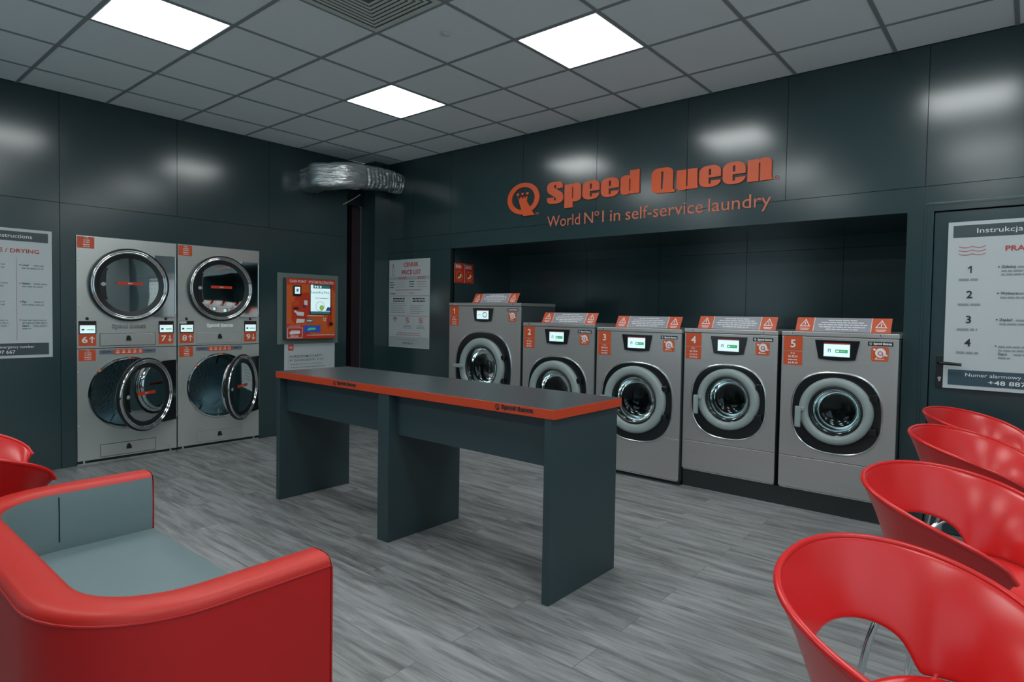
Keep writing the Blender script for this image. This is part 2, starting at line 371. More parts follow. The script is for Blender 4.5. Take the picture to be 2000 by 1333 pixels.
for (r0, z0), (r1, z1) in zip([(.030, 0), (.032, -.006), (.022, -.014), (.0, -.016)][:-1], [(.032, -.006), (.022, -.014), (.0, -.016)]):
    n = 24; vs_ = [(r0 * math.cos(2 * PI * i / n), r0 * math.sin(2 * PI * i / n), z0) for i in range(n)] + [(r1 * math.cos(2 * PI * i / n), r1 * math.sin(2 * PI * i / n), z1) for i in range(n)]
    m.add(vs_, [(i, (i + 1) % n, n + (i + 1) % n, n + i) for i in range(n)], M_vent)
m.build('detector_body', sd, smooth=True)

# ------------------------------------------------------------------ flexible foil duct in the corner
dc = tag(empty('air_duct', (0, -1.1, 2.68)), 'crinkled silver foil air duct bulging from the corner under the ceiling', 'air duct')
pts = []
ctrl = [(.004, -.93, 2.715), (.12, -.955, 2.715), (.23, -.96, 2.722), (.32, -.90, 2.725), (.40, -.76, 2.745), (.42, -.55, 2.765), (.42, -.34, 2.78), (.40, -.16, 2.785), (.38, -.002, 2.785)]
def cat(P, n):
    out = []
    for i in range(len(P) - 1):
        p0, p1, p2, p3 = (Vector(P[max(0, min(len(P) - 1, k))]) for k in (i - 1, i, i + 1, i + 2))
        for k in range(n):
            t = k / n; out.append(.5 * ((2 * p1) + (p2 - p0) * t + (2 * p0 - 5 * p1 + 4 * p2 - p3) * t * t + (3 * p1 - p0 - 3 * p2 + p3) * t ** 3))
    out.append(Vector(P[-1])); return out
path = cat(ctrl, 18)
m = MB(); n = 64; vs_ = []; fs_ = []
L = len(path)
for i, p in enumerate(path):
    d = (path[min(i + 1, L - 1)] - path[max(i - 1, 0)]).normalized(); a = d.cross(Vector((0, 0, 1))).normalized(); b = a.cross(d)
    s_ = i / L
    r0 = .143 - .03 * max(0, (s_ - .6) / .4)
    pleat = 0 if s_ < .62 else 1
    for k in range(n):
        t = 2 * PI * k / n; q = p + a * math.cos(t) * r0 + b * math.sin(t) * r0
        nz = noise.noise(Vector((t * 5, i * .045, 1))) * .010 + noise.noise(Vector((t * 11, i * .09, 5))) * .006 if not pleat else noise.noise(Vector((t * 1.2, i * .35, 1))) * .014 + .006 * math.sin(i * 1.45 + 1.5 * noise.noise(Vector((t * 1.5, i * .1, 3)))) + noise.noise(Vector((t * 5, i * .5, 8))) * .006
        rr = r0 + nz
        if abs(s_ - .62) < .01: rr *= .94
        kk = sq(5, t) if not pleat else sq(2.6, t); vs_.append(p + a * math.cos(t) * rr * .80 * kk + b * math.sin(t) * rr * .90 * kk)
for i in range(L - 1):
    for k in range(n): fs_.append((i * n + k, i * n + (k + 1) % n, (i + 1) * n + (k + 1) % n, (i + 1) * n + k))
m.add(vs_, fs_, M_foil)
o = m.build('foil_duct', dc, smooth=True, angle=180); o.location = (0, 1.1, -2.68)
m = MB(); m.tube([(0, -.50, 2.52), (.03, -.46, 2.55), (.09, -.40, 2.60), (.13, -.36, 2.64)], .006, M_steel); o = m.build('bracket', dc, smooth=True); o.location = (0, 1.1, -2.68)

# ------------------------------------------------------------------ heavy "Speed Queen" lettering drawn as outlines
def glyph_loops(ch):
    """loops in a unit box: x 0..w, z 0..1 (x-height .72). First element advance width."""
    def rr(x0, x1, z0, z1, r, n=5):
        r = min(r, (x1 - x0) / 2, (z1 - z0) / 2)
        return arc(x1 - r, z1 - r, r, 0, 90, n) + arc(x0 + r, z1 - r, r, 90, 180, n) + arc(x0 + r, z0 + r, r, 180, 270, n) + arc(x1 - r, z0 + r, r, 270, 360, n)
    X = .82
    if ch == 'S': return .62, [[(.0, .30), (.27, .30), (.27, .17)] + [(.31, .13), (.345, .17), (.345, .235), (.31, .29)] + [(.16, .42), (.04, .53), (0, .66), (0, .80)] + arc(.2, .8, .2, 180, 90, 4) + arc(.40, .8, .2, 90, 0, 4) + [(.60, .68), (.345, .68), (.345, .83), (.31, .87), (.27, .83), (.27, .76), (.30, .70)] + [(.46, .58), (.58, .46), (.62, .34), (.62, .2)] + arc(.42, .2, .2, 0, -90, 4) + arc(.2, .2, .2, -90, -180, 4)]
    if ch == 'p': return .60, [[(0, -.26), (.30, -.26), (.30, 0.02), (.36, 0), (.44, 0)] + arc(.44, .16, .16, -90, 0, 4) + arc(.44, X - .16, .16, 0, 90, 4) + [(.38, X), (.30, X - .06), (.30, X - .02), (0, X - .02)], [(.28, .14), (.32, .14), (.32, .66), (.28, .66)][::-1]]
    if ch == 'e': return .60, [rr(0, .60, 0, X, .25)[:0] + [(.60, .36), (.60, X - .24)] + arc(.36, X - .24, .24, 0, 90, 5) + arc(.24, X - .24, .24, 90, 180, 5) + arc(.24, .24, .24, 180, 270, 5) + arc(.36, .24, .24, 270, 340, 4) + [(.60, .24), (.335, .24), (.335, .14), (.30, .11), (.265, .14), (.265, .36)], [(.265, .46), (.335, .46), (.335, .66), (.30, .70), (.265, .66)][::-1]]
    if ch == 'd': return .60, [[(.60, 1.0), (.60, .02), (.32, .02), (.32, .06), (.24, 0), (.18, 0)] + arc(.16, .16, .16, -90, -180, 4) + arc(.16, X - .16, .16, 180, 90, 4) + [(.24, X), (.30, X - .05), (.30, 1.0)], [(.28, .14), (.32, .14), (.32, .66), (.28, .66)][::-1]]
    if ch == 'Q': return .72, [[(.24, 0)] + [(.58, -.02), (.72, -.02), (.72, .10), (.66, .10), (.66, .2)] + arc(.44, .78, .22, 0, 90, 5) + arc(.22, .78, .22, 90, 180, 5) + arc(.22, .22, .22, 180, 260, 4), [(.30, .15), (.37, .15), (.37, .85), (.30, .85)][::-1]]
    if ch == 'u': return .60, [[(0, X - .02), (0, .16)] + arc(.16, .16, .16, 180, 270, 4) + [(.24, 0), (.30, .05), (.30, .02), (.62, .02), (.62, .10), (.60, .12), (.60, X - .02), (.30, X - .02), (.32, X - .04), (.32, .14), (.28, .14), (.28, X - .02)]]
    if ch == 'n': return .60, [[(0, 0), (.28, 0), (.28, .66), (.32, .66), (.32, 0), (.62, 0), (.62, .06), (.60, .08), (.60, X - .16)] + arc(.44, X - .16, .16, 0, 90, 4) + [(.36, X), (.28, X - .06), (.28, X - .02), (0, X - .02)]]
def heavy(m, body, x, z, h, wd, y, mt, ext):
    """word set so it spans wd; h = cap height"""
    adv = []; 
    for ch in body: adv.append(.3 if ch == ' ' else glyph_loops(ch)[0] + .05)
    tot = sum(adv) - .05; sx = wd / tot
    cx = 0
    for ch, a in zip(body, adv):
        if ch != ' ':
            loops = glyph_loops(ch)[1]
            cu = bpy.data.curves.new('g', 'CURVE'); cu.dimensions = '2D'; cu.fill_mode = 'BOTH'
            for lp in loops:
                sp = cu.splines.new('POLY'); sp.points.add(len(lp) - 1); sp.use_cyclic_u = True
                for k, (px, pz) in enumerate(lp): sp.points[k].co = (px, pz, 0, 1)
            o = bpy.data.objects.new('g', cu); C.objects.link(o); bpy.context.view_layer.update()
            me = bpy.data.meshes.new_from_object(o.evaluated_get(bpy.context.evaluated_depsgraph_get()))
            P = [(x + (cx + v.co.x) * sx, y, z + v.co.y * h) for v in me.vertices]; F = [tuple(p.vertices) for p in me.polygons]
            if F:
                f = F[0]; ar = sum(P[f[i]][0] * P[f[(i + 1) % len(f)]][2] - P[f[(i + 1) % len(f)]][0] * P[f[i]][2] for i in range(len(f)))
                if ar < 0: F = [q[::-1] for q in F]
            m.add(P, F, mt)
            for lp in loops:
                if ext:
                    V2 = [(x + (cx + px) * sx, y, z + pz * h) for px, pz in lp]; k = len(V2); V2 += [(a_, y + ext, b_) for a_, _, b_ in V2]
                    m.add(V2, [(i, (i + 1) % k, k + (i + 1) % k, k + i) for i in range(k)], mt)
            bpy.data.objects.remove(o); bpy.data.curves.remove(cu); bpy.data.meshes.remove(me)
        cx += a
    return m
def ring_poly(m, cx, cz, r0, r1, y, mt, n=40, sx=1, ext=0):
    vs_ = [(cx + r * sx * math.cos(2 * PI * i / n), y, cz + r * math.sin(2 * PI * i / n)) for r in (r0, r1) for i in range(n)]
    m.add(vs_, [(i, n + i, n + (i + 1) % n, (i + 1) % n) for i in range(n)], mt)
    if ext:
        for k in (0, 1):
            V = vs_[k * n:(k + 1) * n]; V = V + [(a, y + ext, b) for a, _, b in V]; m.add(V, [(i, (i + 1) % n, n + (i + 1) % n, n + i) for i in range(n)], mt)
def qlogo(m, cx, cz, r, y, mt, ext=0, sx=1.0):       # Q with a crown-topped tail
    ring_poly(m, cx, cz, r * .72, r, y, mt, 48, sx, ext)
    y2 = y + ext if ext else None
    T = [(-.34, .16), (-.22, -.06), (-.12, .16), (-.03, -.06), (.07, .14), (.10, -.02), (.26, .16), (.22, -.2), (.72, -1.12), (.02, -1.12)]
    m.poly([(cx + a * r * sx, cz + b * r) for a, b in T][::-1], y - (.0008 if ext else 0), mt, y2)
    for dx in (-.34, -.04, .26):
        m.poly([(cx + (dx + .075 * math.cos(R(q))) * r * sx, cz + (.30 + .075 * math.sin(R(q))) * r) for q in range(0, 350, 30)], y, mt, y2)

# wall sign
sg = tag(empty('wall_lettering', (2.02, -.001, 2.1)), 'raised orange company name, crown emblem and tagline on the dark wall above the washers', 'sign')
m = MB(); qlogo(m, .20, .322, .150, -.012, M_logo, .012, 1.3)
m.text('TM', .345, .155, .03, -.003, M_logol, bold=.01)
m.build('emblem', sg)
heavy(MB(), 'Speed', .485, .235, .20, .95, -.012, M_logo, .012).build('name_word', sg)
m = MB(); heavy(m, 'Queen', 1.545, .215, .20, .945, -.012, M_logo, .012)
ring_poly(m, 2.525, .225, .013, .017, -.002, M_redp, 20); m.text('R', 2.519, .217, .02, -.002, M_redp)
m.build('name_word', sg)
for wd, x0, x1 in (('World', .487, .850), ('Nº1', .895, 1.095), ('in', 1.158, 1.256), ('self-service', 1.308, 1.985), ('laundry', 2.026, 2.49)):
    m = MB(); m.text(wd, x0, .026, .146, -.004, M_logol, width=x1 - x0); m.build('tagline_word', sg)

# ------------------------------------------------------------------ posters
F = -.0015
def poster(name, x0, x1, z0, z1, rz, loc, label):
    t = tag(empty(name, loc, rz), label, 'poster'); return t
def steps_poster(t, W, Hh, left_side):
    m = MB(); m.rect(0, W, 0, Hh, 0, M_paper); m.add([(0, .001, 0), (W, .001, 0), (W, .001, Hh), (0, .001, Hh)], [(3, 2, 1, 0)], M_paper)
    m.build('sheet', t)
    p = MB(); band = M_slate if left_side else M_slate
    p.rect(.025, W - .025, Hh - .095, Hh - .022, F, band); p.rect(.025, W - .025, .022, .115, F, M_navy if not left_side else M_slate)
    y = F * 2
    p.text('Instrukcja / Instructions', W / 2, Hh - .072, .042, y, M_white, align='CENTER', width=.44 if left_side else .52)
    p.text('SUSZENIE / DRYING' if left_side else 'PRANIE / WASHING', W / 2 + (.095 if not left_side else .045), Hh - .185, .043, y, M_redp, bold=.012, align='CENTER', width=.44)
    p.text('Numer alarmowy / Emergency number', W / 2, .078, .03, y, M_white, align='CENTER', width=.46 if left_side else .58)
    p.text('+48 887 097 667', W / 2 + (-.02 if left_side else 0), .037, .035, y, M_white, bold=.012, align='CENTER', width=.26 if left_side else .36)
    for k in range(4):
        zc = Hh - .31 - k * .15 + (0 if k < 3 else .01)
        p.text(str(k + 1), .115, zc, .062, y, M_txt, bold=.02, align='CENTER'); p.bars(.06, .17, zc - .045, 1, .02, .012, y, M_grey, .1, seed=k)
    if not left_side:
        for k in range(3):
            zz = Hh - .115 - k * .022 - .035
            P = [(.055 + i * .013, zz - .010 * abs(math.sin(i * PI / 5))) for i in range(11)]
            for a, b in zip(P[:-1], P[1:]):
                p.add([(a[0], y, a[1]), (b[0], y, b[1]), (b[0], y, b[1] + .003), (a[0], y, a[1] + .003)], [(0, 1, 2, 3)], M_redp)
    words = [['Load', 'Select', 'Pay', 'Start'], ['Załaduj', 'Wybierz', 'Zapłać', 'Start']]
    for col, (xa, wl) in enumerate(((.26, words[1]), (W - .225 + .03, words[0]))):
        for k in range(4):
            zc = Hh - .285 - k * (.142 if left_side else .155)
            p.poly(arc(xa - .012, zc + .007, .004, 0, 330, 8), y, M_txt)
            n_ = (2, 2, 2, 4)[k] if left_side else (3, 2, 2, 4)[k]
            if k < 3:
                p.text(wl[k], xa, zc, .022, y, M_txt, bold=.012); p.bars(xa + .075, xa + .165, zc + .001, 1, .02, .009, y, M_grey, .3, seed=k)
                p.bars(xa, xa + .165, zc - .022, n_ - 1, .02, .009, y, M_grey, .35, seed=k + 9)
            else:
                p.bars(xa, xa + .165, zc, 1, .02, .009, y, M_grey, .25, seed=3); p.bars(xa, xa + .165, zc - .022, 1, .02, .009, y, M_grey, .1, seed=7)
                p.text('Start', xa, zc - .046, .022, y, M_txt, bold=.012); p.bars(xa + .07, xa + .165, zc - .044, 1, .02, .009, y, M_grey, .1, seed=5); p.bars(xa, xa + .06, zc - .066, 1, .02, .009, y, M_grey, .1, seed=5)
    p.rect(W - .23, W - .228, .14, Hh - .22, y, M_pinkp)
    p.build('print', t)
t = poster('instruction_poster', 0, 0, 0, 0, R(90), (.003, -3.937, .915), 'white drying instructions poster with dark header on the wall left of the dryers')
steps_poster(t, .70, 1.0, True)
t = poster('instruction_poster', 0, 0, 0, 0, 0, (5.562, -.012, .908), 'white washing instructions poster with steps 1 to 4 on the grey door')
steps_poster(t, .80, 1.01, False)
# price list
t = tag(empty('price_list', (.215, -.003, .908)), 'tall white price list poster with red heading on the wall left of the washers', 'poster')
W, Hh = .70, 1.008
m = MB(); m.rect(0, W, 0, Hh, 0, M_paper); m.add([(0, .001, 0), (W, .001, 0), (W, .001, Hh), (0, .001, Hh)], [(3, 2, 1, 0)], M_paper); m.build('sheet', t)
p = MB(); y = 2 * F
p.rect(.005, W - .005, Hh - .235, Hh - .195, F, M_paperg); p.rect(.005, W - .005, .01, .125, F, M_paperg)
p.text('CENNIK', .39, Hh - .085, .07, y, M_redp, bold=.012, align='CENTER', width=.25); p.text('PRICE LIST', .39, Hh - .172, .07, y, M_redp, bold=.012, align='CENTER', width=.33)
for (a, b, c_, d) in ((.062, .066, .83, .93), (.086, .09, .83, .93), (.062, .09, .828, .832), (.062, .09, .928, .932), (.07, .082, .935, .96)): p.rect(a, b, c_, d, y, M_redp)
p.bars(.17, .34, Hh - .208, 2, .015, .006, y, M_redp, .2, seed=2); p.bars(.5, .64, Hh - .208, 2, .015, .006, y, M_redp, .2, seed=4)
p.bars(.02, .10, Hh - .265, 3, .028, .009, y, M_txt, .2, seed=2); p.bars(.36, .45, Hh - .26, 3, .028, .009, y, M_txt, .2, seed=3)
p.bars(.13, .33, Hh - .262, 3, .028, .006, y, M_paperg, .3, seed=6); p.bars(.5, .66, Hh - .262, 3, .028, .006, y, M_pinkp, .4, seed=8)
p.bars(.12, .58, Hh - .352, 1, .02, .008, y, M_pinkp, .05, seed=9); p.bars(.02, .12, Hh - .395, 1, .02, .009, y, M_txt, .1, seed=9); p.bars(.36, .45, Hh - .39, 1, .02, .008, y, M_grey, .1, seed=9)
p.rect(.01, W - .01, Hh - .418, Hh - .415, y, M_redp); p.rect(.01, W - .01, Hh - .648, Hh - .645, y, M_redp)
p.bars(.08, .31, Hh - .455, 2, .028, .013, y, M_txt, .25, seed=11); p.bars(.42, .63, Hh - .455, 2, .028, .013, y, M_txt, .1, seed=12)
p.bars(.03, .33, Hh - .51, 6, .02, .006, y, M_grey, .3, seed=13); p.bars(.38, .63, Hh - .53, 5, .022, .006, y, M_grey, .4, seed=14)
for k in range(3):
    P = [(a, b) for a, b in arc(.115, Hh - .72, .018 + .016 * k, 45, 135, 8)]; Q = [(a, b) for a, b in arc(.115, Hh - .72, .024 + .016 * k, 45, 135, 8)]
    p.poly(P + Q[::-1], y, M_txt)
p.poly(arc(.115, Hh - .722, .006, 0, 330, 8), y, M_txt)
for cx in (.335, .56):
    ring_poly(p, cx, Hh - .695, .028, .034, y, M_redp, 24); p.poly([(cx - .02, Hh - .675), (cx + .018, Hh - .713), (cx + .022, Hh - .709), (cx - .016, Hh - .671)], y, M_redp)
    p.poly(arc(cx, Hh - .695, .012, 0, 330, 8), y, M_pinkp); p.bars(cx - .08, cx + .08, Hh - .755, 3, .016, .006, y, M_grey, .3, True, seed=20)
p.bars(.08, .62, Hh - .845, 2, .022, .008, y, M_pinkp, .3, True, seed=22)
p.bars(.13, .53, .085, 1, .02, .008, y, M_grey, .1, True, seed=23); p.text('+48 887 097 667', .34, .04, .03, y, M_txt, bold=.01, align='CENTER', width=.2)
p.build('print', t)
# no-dyeing stickers inside the recess
t = tag(empty('recess_sign', (RX0 + .003, .06, 1.642), R(90)), 'pair of small red notices with round hand symbols above washer number 1', 'notice')
for k in range(2):
    m = MB(); x0 = k * .153; m.rect(x0, x0 + .148, 0, .213, 0, M_cashred); m.rect(x0, x0 + .004, 0, .213, F, M_white)
    m.bars(x0 + .015, x0 + .12, .185, 3, .014, .008, F, M_white, .3, seed=k)
    ring_poly(m, x0 + .078, .075, .045, .054, F, M_orange2, 28); m.poly([(x0 + .05, .045), (x0 + .085, .05), (x0 + .11, .07), (x0 + .10, .10), (x0 + .08, .085), (x0 + .075, .06), (x0 + .06, .07)], F, M_white)
    m.poly([(x0 + .045, .10), (x0 + .11, .045), (x0 + .113, .05), (x0 + .049, .106)], F * 2, M_cashred)
    m.build('notice_panel', t)

# ------------------------------------------------------------------ cash point
t = tag(empty('backboard', (.003, -1.301, .957), R(90)), 'pale green board on the left wall behind the orange payment terminal', 'wall board')
MB().box(0, .737, -.006, 0, 0, .75, M_board).build('board', t, bevel=.002)
t = tag(empty('payment_terminal', (.0095, -1.243, 1.012), R(90)), 'orange cash point payment terminal with touch screen on the wall right of the dryers', 'payment terminal')
MB().box(.0, .594, -.074, -.0005, 0, .645, M_steelside).build('housing', t, bevel=.006)
W, Hh = .594, .645; yf = -.0755
m = MB(); m.rect(.004, W - .004, .004, Hh - .004, yf, M_cash)
for pts_ in ([(.004, Hh - .004), (W - .004, Hh - .004), (W - .004, .50), (.50, .60), (.004, .57)], [(.06, .2), (.10, .16), (.2, .17), (.3, .3), (.26, .5), (.14, .48), (.06, .38)], [(.004, .004), (W - .004, .004), (W - .004, .03), (.3, .04), (.2, .14), (.004, .16)], [(.50, .10), (.55, .16), (.55, .38), (.52, .30), (.48, .2)]):
    m.poly(pts_, yf - .0006, M_cashred)
y = yf - .0015
m.text('CASH POINT · SYSTEM PŁATNOŚCI', .035, .595, .04, y, M_white, bold=.012, width=.53)
m.bars(.07, .16, .40, 4, .014, .006, y, M_orange2, .3, seed=3)
m.bars(.24, .46, .245, 1, .02, .006, y, M_white, .1, seed=5); m.text('www.speedqueeninvestor.com', .24, .035, .02, y, M_white, width=.34, bold=.01)
m.poly([(.085, .29), (.11, .275), (.125, .25), (.2, .245), (.205, .285), (.13, .29), (.10, .305)], y, M_white)
m.poly([(.11, .17), (.205, .175), (.215, .21), (.12, .215)], y, M_white)
m.poly([(a * 1.7 + .0, b) for a, b in arc(.16, .195, .026, 0, 345, 16)], y, mat('slate graphic', (.12, .16, .19), .5)); m.poly([(.235, .19), (.28, .185), (.31, .195), (.28, .205), (.24, .202)], y - .001, M_white)
m.rect(.205, .245, .36, .41, y, M_white); m.rect(.19, .225, .335, .365, y, mat('purple graphic', (.12, .03, .14), .5))
for q in ((.012, .187, .012, .017), (.012, .187, .117, .122), (.012, .017, .012, .122), (.182, .187, .012, .122)): m.rect(*q, y, M_white)
m.poly([(.04, .05), (.15, .055), (.16, .07), (.155, .09), (.06, .092), (.035, .07)], y, M_white); m.bars(.045, .15, .035, 2, .010, .005, y, M_white, .3, seed=8)
m.bars(.03, .16, .135, 1, .01, .006, y, M_white, .1, seed=4)
m.rect(.44, .475, .19, .225, y, M_white); m.rect(.447, .468, .197, .218, y - .0006, M_grey)
m.build('front_panel', t)
s_ = MB().box(.275, .535, yf - .006, yf, .262, .585, M_bezel).build('touch_screen', t, bevel=.002)
m = MB(); y = yf - .0075; m.rect(.27 + .01, .522, .295, .58, y, M_screen); y -= .0006
m.rect(.31, .522, .543, .58, y, M_teal); m.rect(.28, .522, .268, .295, y, M_teal); m.text('Laundry Pro', .288, .49, .036, y, M_teal, width=.22, bold=.008)
for cx in (.335, .365, .40): m.poly(arc(cx, .561, .011, 0, 340, 10), y - .0006, M_screen)
ring_poly(m, .395, .35, .05, .054, y, M_grey, 24); m.poly(arc(.415, .335, .03, 0, 345, 16), y - .0006, M_lime); m.poly([(.46, .30), (.522, .30), (.522, .34), (.49, .345)], y, mat('indigo graphic', (.05, .06, .25), .5, emit=.3))
m.bars(.33, .5, .435, 1, .01, .006, y, M_grey, .1, seed=3); m.bars(.30, .5, .278, 1, .01, .005, y - .0006, M_grey, .1, seed=4)
m.build('display', s_)
s_ = MB().box(.07, .165, yf - .016, yf, .455, .565, M_black).build('card_reader', t, bevel=.006)
MB().rect(.088, .148, .478, .55, yf - .0165, M_screen).rect(.105, .13, .50, .53, yf - .017, M_grey).build('reader_display', s_)
MB().lathe([(.0, -.012), (.024, -.010), (.034, 0)][::-1], 24, M_black, (.11, yf, .325), 1, .35).build('coin_slot', t, smooth=True)
MB().lathe([(.022, 0), (.020, -.012), (.012, -.014), (0, -.014)], 24, M_black, (.535, yf, .16)).build('lock', t, smooth=True)
m = MB(); m.box(.2, .405, yf - .003, yf, .07, .145, M_blue); m.poly([(.24, .09), (.35, .10), (.34, .12), (.26, .118)], yf - .0038, M_green); m.build('status_display', t)
t = tag(empty('wall_notice', (.001, -1.217, .45), R(90)), 'white notice with a small red logo under the orange payment terminal', 'notice')
m = MB(); W, Hh = .617, .507; m.box(0, W, -.002, 0, 0, Hh, M_paper); m.build('sheet', t)
m = MB(); y = -.0035; m.rect(.045, .105, Hh - .07, Hh - .005, y, M_cashred); qlogo(m, .075, Hh - .034, .017, y - .0006, M_white)
m.text('KORZYSTAM Z KARTY', .065, .36, .04, y, M_txt, bold=.004, width=.39, height=.025); m.text('BY ZAOSZCZĘDZIĆ. A TY?', .065, .318, .04, y, M_txt, bold=.006, width=.41, height=.03)
m.rect(.045, .048, .02, .41, y, M_pinkp); m.bars(.07, .46, .285, 1, .02, .008, y, M_grey, .05, seed=3); m.bars(.07, .5, .25, 5, .035, .010, y, M_grey, .3, seed=31)
m.build('print', t)

# ------------------------------------------------------------------ washers
WN = {1: 'one', 2: 'two', 3: 'three', 4: 'four', 5: 'five'}
def holed(m, h, z0, z1, zc, r_o, y0, y1, mt, xc=0):   # plate with a round hole
    n = 72; outer = []
    for i in range(n):
        a = 2 * PI * i / n; c_, s_ = math.cos(a), math.sin(a)
        k = min(h / abs(c_) if abs(c_) > 1e-6 else 9, ((z1 - zc) if s_ > 0 else (zc - z0)) / abs(s_) if abs(s_) > 1e-6 else 9); outer.append((c_ * k, zc + s_ * k))
    for cxx, czz in ((h, z1), (-h, z1), (-h, z0), (h, z0)):
        j = min(range(n), key=lambda i: (outer[i][0] - cxx) ** 2 + (outer[i][1] - czz) ** 2); outer[j] = (cxx, czz)
    inn = [(r_o * math.cos(2 * PI * i / n), zc + r_o * math.sin(2 * PI * i / n)) for i in range(n)]
    v = [(a, y0, b) for a, b in outer] + [(a, y0, b) for a, b in inn] + [(a, y1, b) for a, b in outer] + [(a, y1, b) for a, b in inn]
    f = []
    for i in range(n):
        j = (i + 1) % n; f += [(i, j, n + j, n + i), (n + i, n + j, 3 * n + j, 3 * n + i), (j, i, 2 * n + i, 2 * n + j), (2 * n + j, 2 * n + i, 3 * n + i, 3 * n + j)]
    m.add(v, [q[::-1] for q in f], mt)
def washer(num, cx, W, y0, z0, z1, ring_dx, zc, rR, bz, bh, kg, depth, label, handle):
    t = tag(empty('washing_machine', (cx, y0, z0)), label, 'washing machine', 'front loading washers in the recess')
    h = W / 2; Z = lambda z: z - z0           # local z
    # cabinet with front panel
    m = MB(); zt_ = Z(z1) - .035
    for q in ((-h + .004, -h + .02, .014, depth, 0, zt_), (h - .02, h - .004, .014, depth, 0, zt_), (-h + .02, h - .02, depth - .02, depth, 0, zt_), (-h + .02, h - .02, .014, depth - .02, 0, .02), (-h + .02, h - .02, .014, depth - .02, zt_ - .02, zt_), (-h + .02, h - .02, .014, .03, Z(.30), Z(.363) + .02)): m.box(*q, M_steelside)
    m.build('cabinet', t)
    m = MB(); lz = Z(.363 if num > 1 else .363)
    holed(m, h - .002, lz + .0025, Z(z1) - .034, Z(bz), bh - .012, 0, .014, M_steel)
    fp = m.build('front_panel', t, bevel=.003)
    m = MB(); m.box(-h + .002, h - .002, .001, .014, .012, lz, M_steel); m.box(-h + .01, h - .01, .006, .013, 0, .012, M_rim); m.build('kick_panel', t, bevel=.002)
    m = MB(); m.box(-h, h, -.004, depth, Z(z1) - .031, Z(z1), M_steel); lid = m.build('lid', t, bevel=.004)
    for sx_ in (-h + .07, h - .10): MB().lathe([(.007, 0), (.006, -.002), (0, -.003)], 12, M_chrome, (sx_, -.004, Z(z1) - .012)).build('rivet', lid, smooth=True)
    # door bezel
    n = 72; sh = lambda q: sq(2.55, q); bzc = Z(bz)
    d = empty('door', (0, 0, 0)); d.parent = t
    m = MB(); m.lathe([(bh + .006, 0), (bh + .004, -.005), (bh - .002, -.007), (bh - .006, -.004)], n, M_rim, (0, 0, bzc), shape=sh, sx=1); m.build('bezel_edge', t, smooth=True)
    m = MB(); dz_ = Z(zc) - bzc; vs_ = []
    for kk in range(n):
        q = 2 * PI * kk / n; vs_.append(((bh - .005) * sh(q) * math.cos(q), -.004, bzc + (bh - .005) * sh(q) * math.sin(q)))
    for rr_, yy_ in ((rR + .004, -.006), (rR * .70, .004), (rR * .70, .03)):
        for kk in range(n): q = 2 * PI * kk / n; vs_.append((ring_dx + rr_ * math.cos(q), yy_, bzc + dz_ + rr_ * math.sin(q)))
    m.add(vs_, [(j * n + i, (j + 1) * n + i, (j + 1) * n + (i + 1) % n, j * n + (i + 1) % n) for j in range(3) for i in range(n)], M_bezel)
    m.build('door_surround', t, smooth=True)
    d.location = (ring_dx, 0, Z(zc))
    m = MB(); a = rR; ri = rR * .745
    m.lathe([(a, -.001), (a, -.030), (a - .006, -.040), (a - .018, -.046), (ri + .018, -.046), (ri + .006, -.040), (ri, -.030), (ri - .012, .02)], n, M_ring); m.build('door_ring', d, smooth=True, angle=60)
    m = MB(); m.lathe([(ri - .003, -.028), (ri * .90, -.022), (ri * .82, -.012), (ri * .80, .03), (ri * .76, .075), (ri * .60, .095), (ri * .3, .104), (.001, .106)], n, M_glass); m.build('door_glass', d, smooth=True, angle=80)
    m = MB(); m.lathe([(ri * .985, -.026), (ri * .93, -.028), (ri * .88, -.018)], n, M_black); m.build('gasket', d, smooth=True)
    m = MB(); m.lathe([(ri * 1.0, .015), (ri * .97, .10), (ri * 1.05, .12), (ri * 1.08, .42)], n, M_drum)
    m.lathe([(ri * 1.08, .42), (ri * .5, .44), (.001, .44)], n, M_dark)
    m.build('drum', t, smooth=True, loc=(ring_dx, 0, Z(zc)))
    m = MB()
    if handle == 'v':
        m.box(-rR - .014, -rR + .024, -.078, -.060, -.125, .018, M_ring); m.box(-rR + .0, -rR + .04, -.062, -.03, -.016, .012, M_ring)
    else:
        m.box(-rR - .05, -rR + .095, -.078, -.060, -.016, .022, M_ring); m.box(-rR + .02, -rR + .06, -.062, -.03, -.014, .018, M_ring)
    m.build('door_handle', d, bevel=.008, bseg=3, smooth=True)
    for zz in (-.11, .11):
        m = MB(); m.box(rR * .93 - .008, rR * .93 + .03, -.034, -.008, zz - .02, zz + .02, M_bezel); m.tube([(rR * .93 + .03, -.03, zz - .025), (rR * .93 + .03, -.03, zz + .025)], .006, M_black); m.build('hinge', d, bevel=.003)
    # control panel
    zt = Z(z1) - .053
    P = [(-.135, zt), (.135, zt), (.110, zt - .127)] + [(.110 - .22 * i / 8, zt - .127 - .008 * math.sin(PI * i / 8)) for i in range(1, 8)] + [(-.110, zt - .127)]
    m = MB(); m.poly(P, -.010, M_bezel, 0); cp = m.build('control_panel', t, bevel=.003)
    m = MB(); y = -.0115; m.rect(-.078, .078, zt - .108, zt - .018, y, M_screen); m.rect(-.078, .078, zt - .026, zt - .018, y - .0006, M_redp)
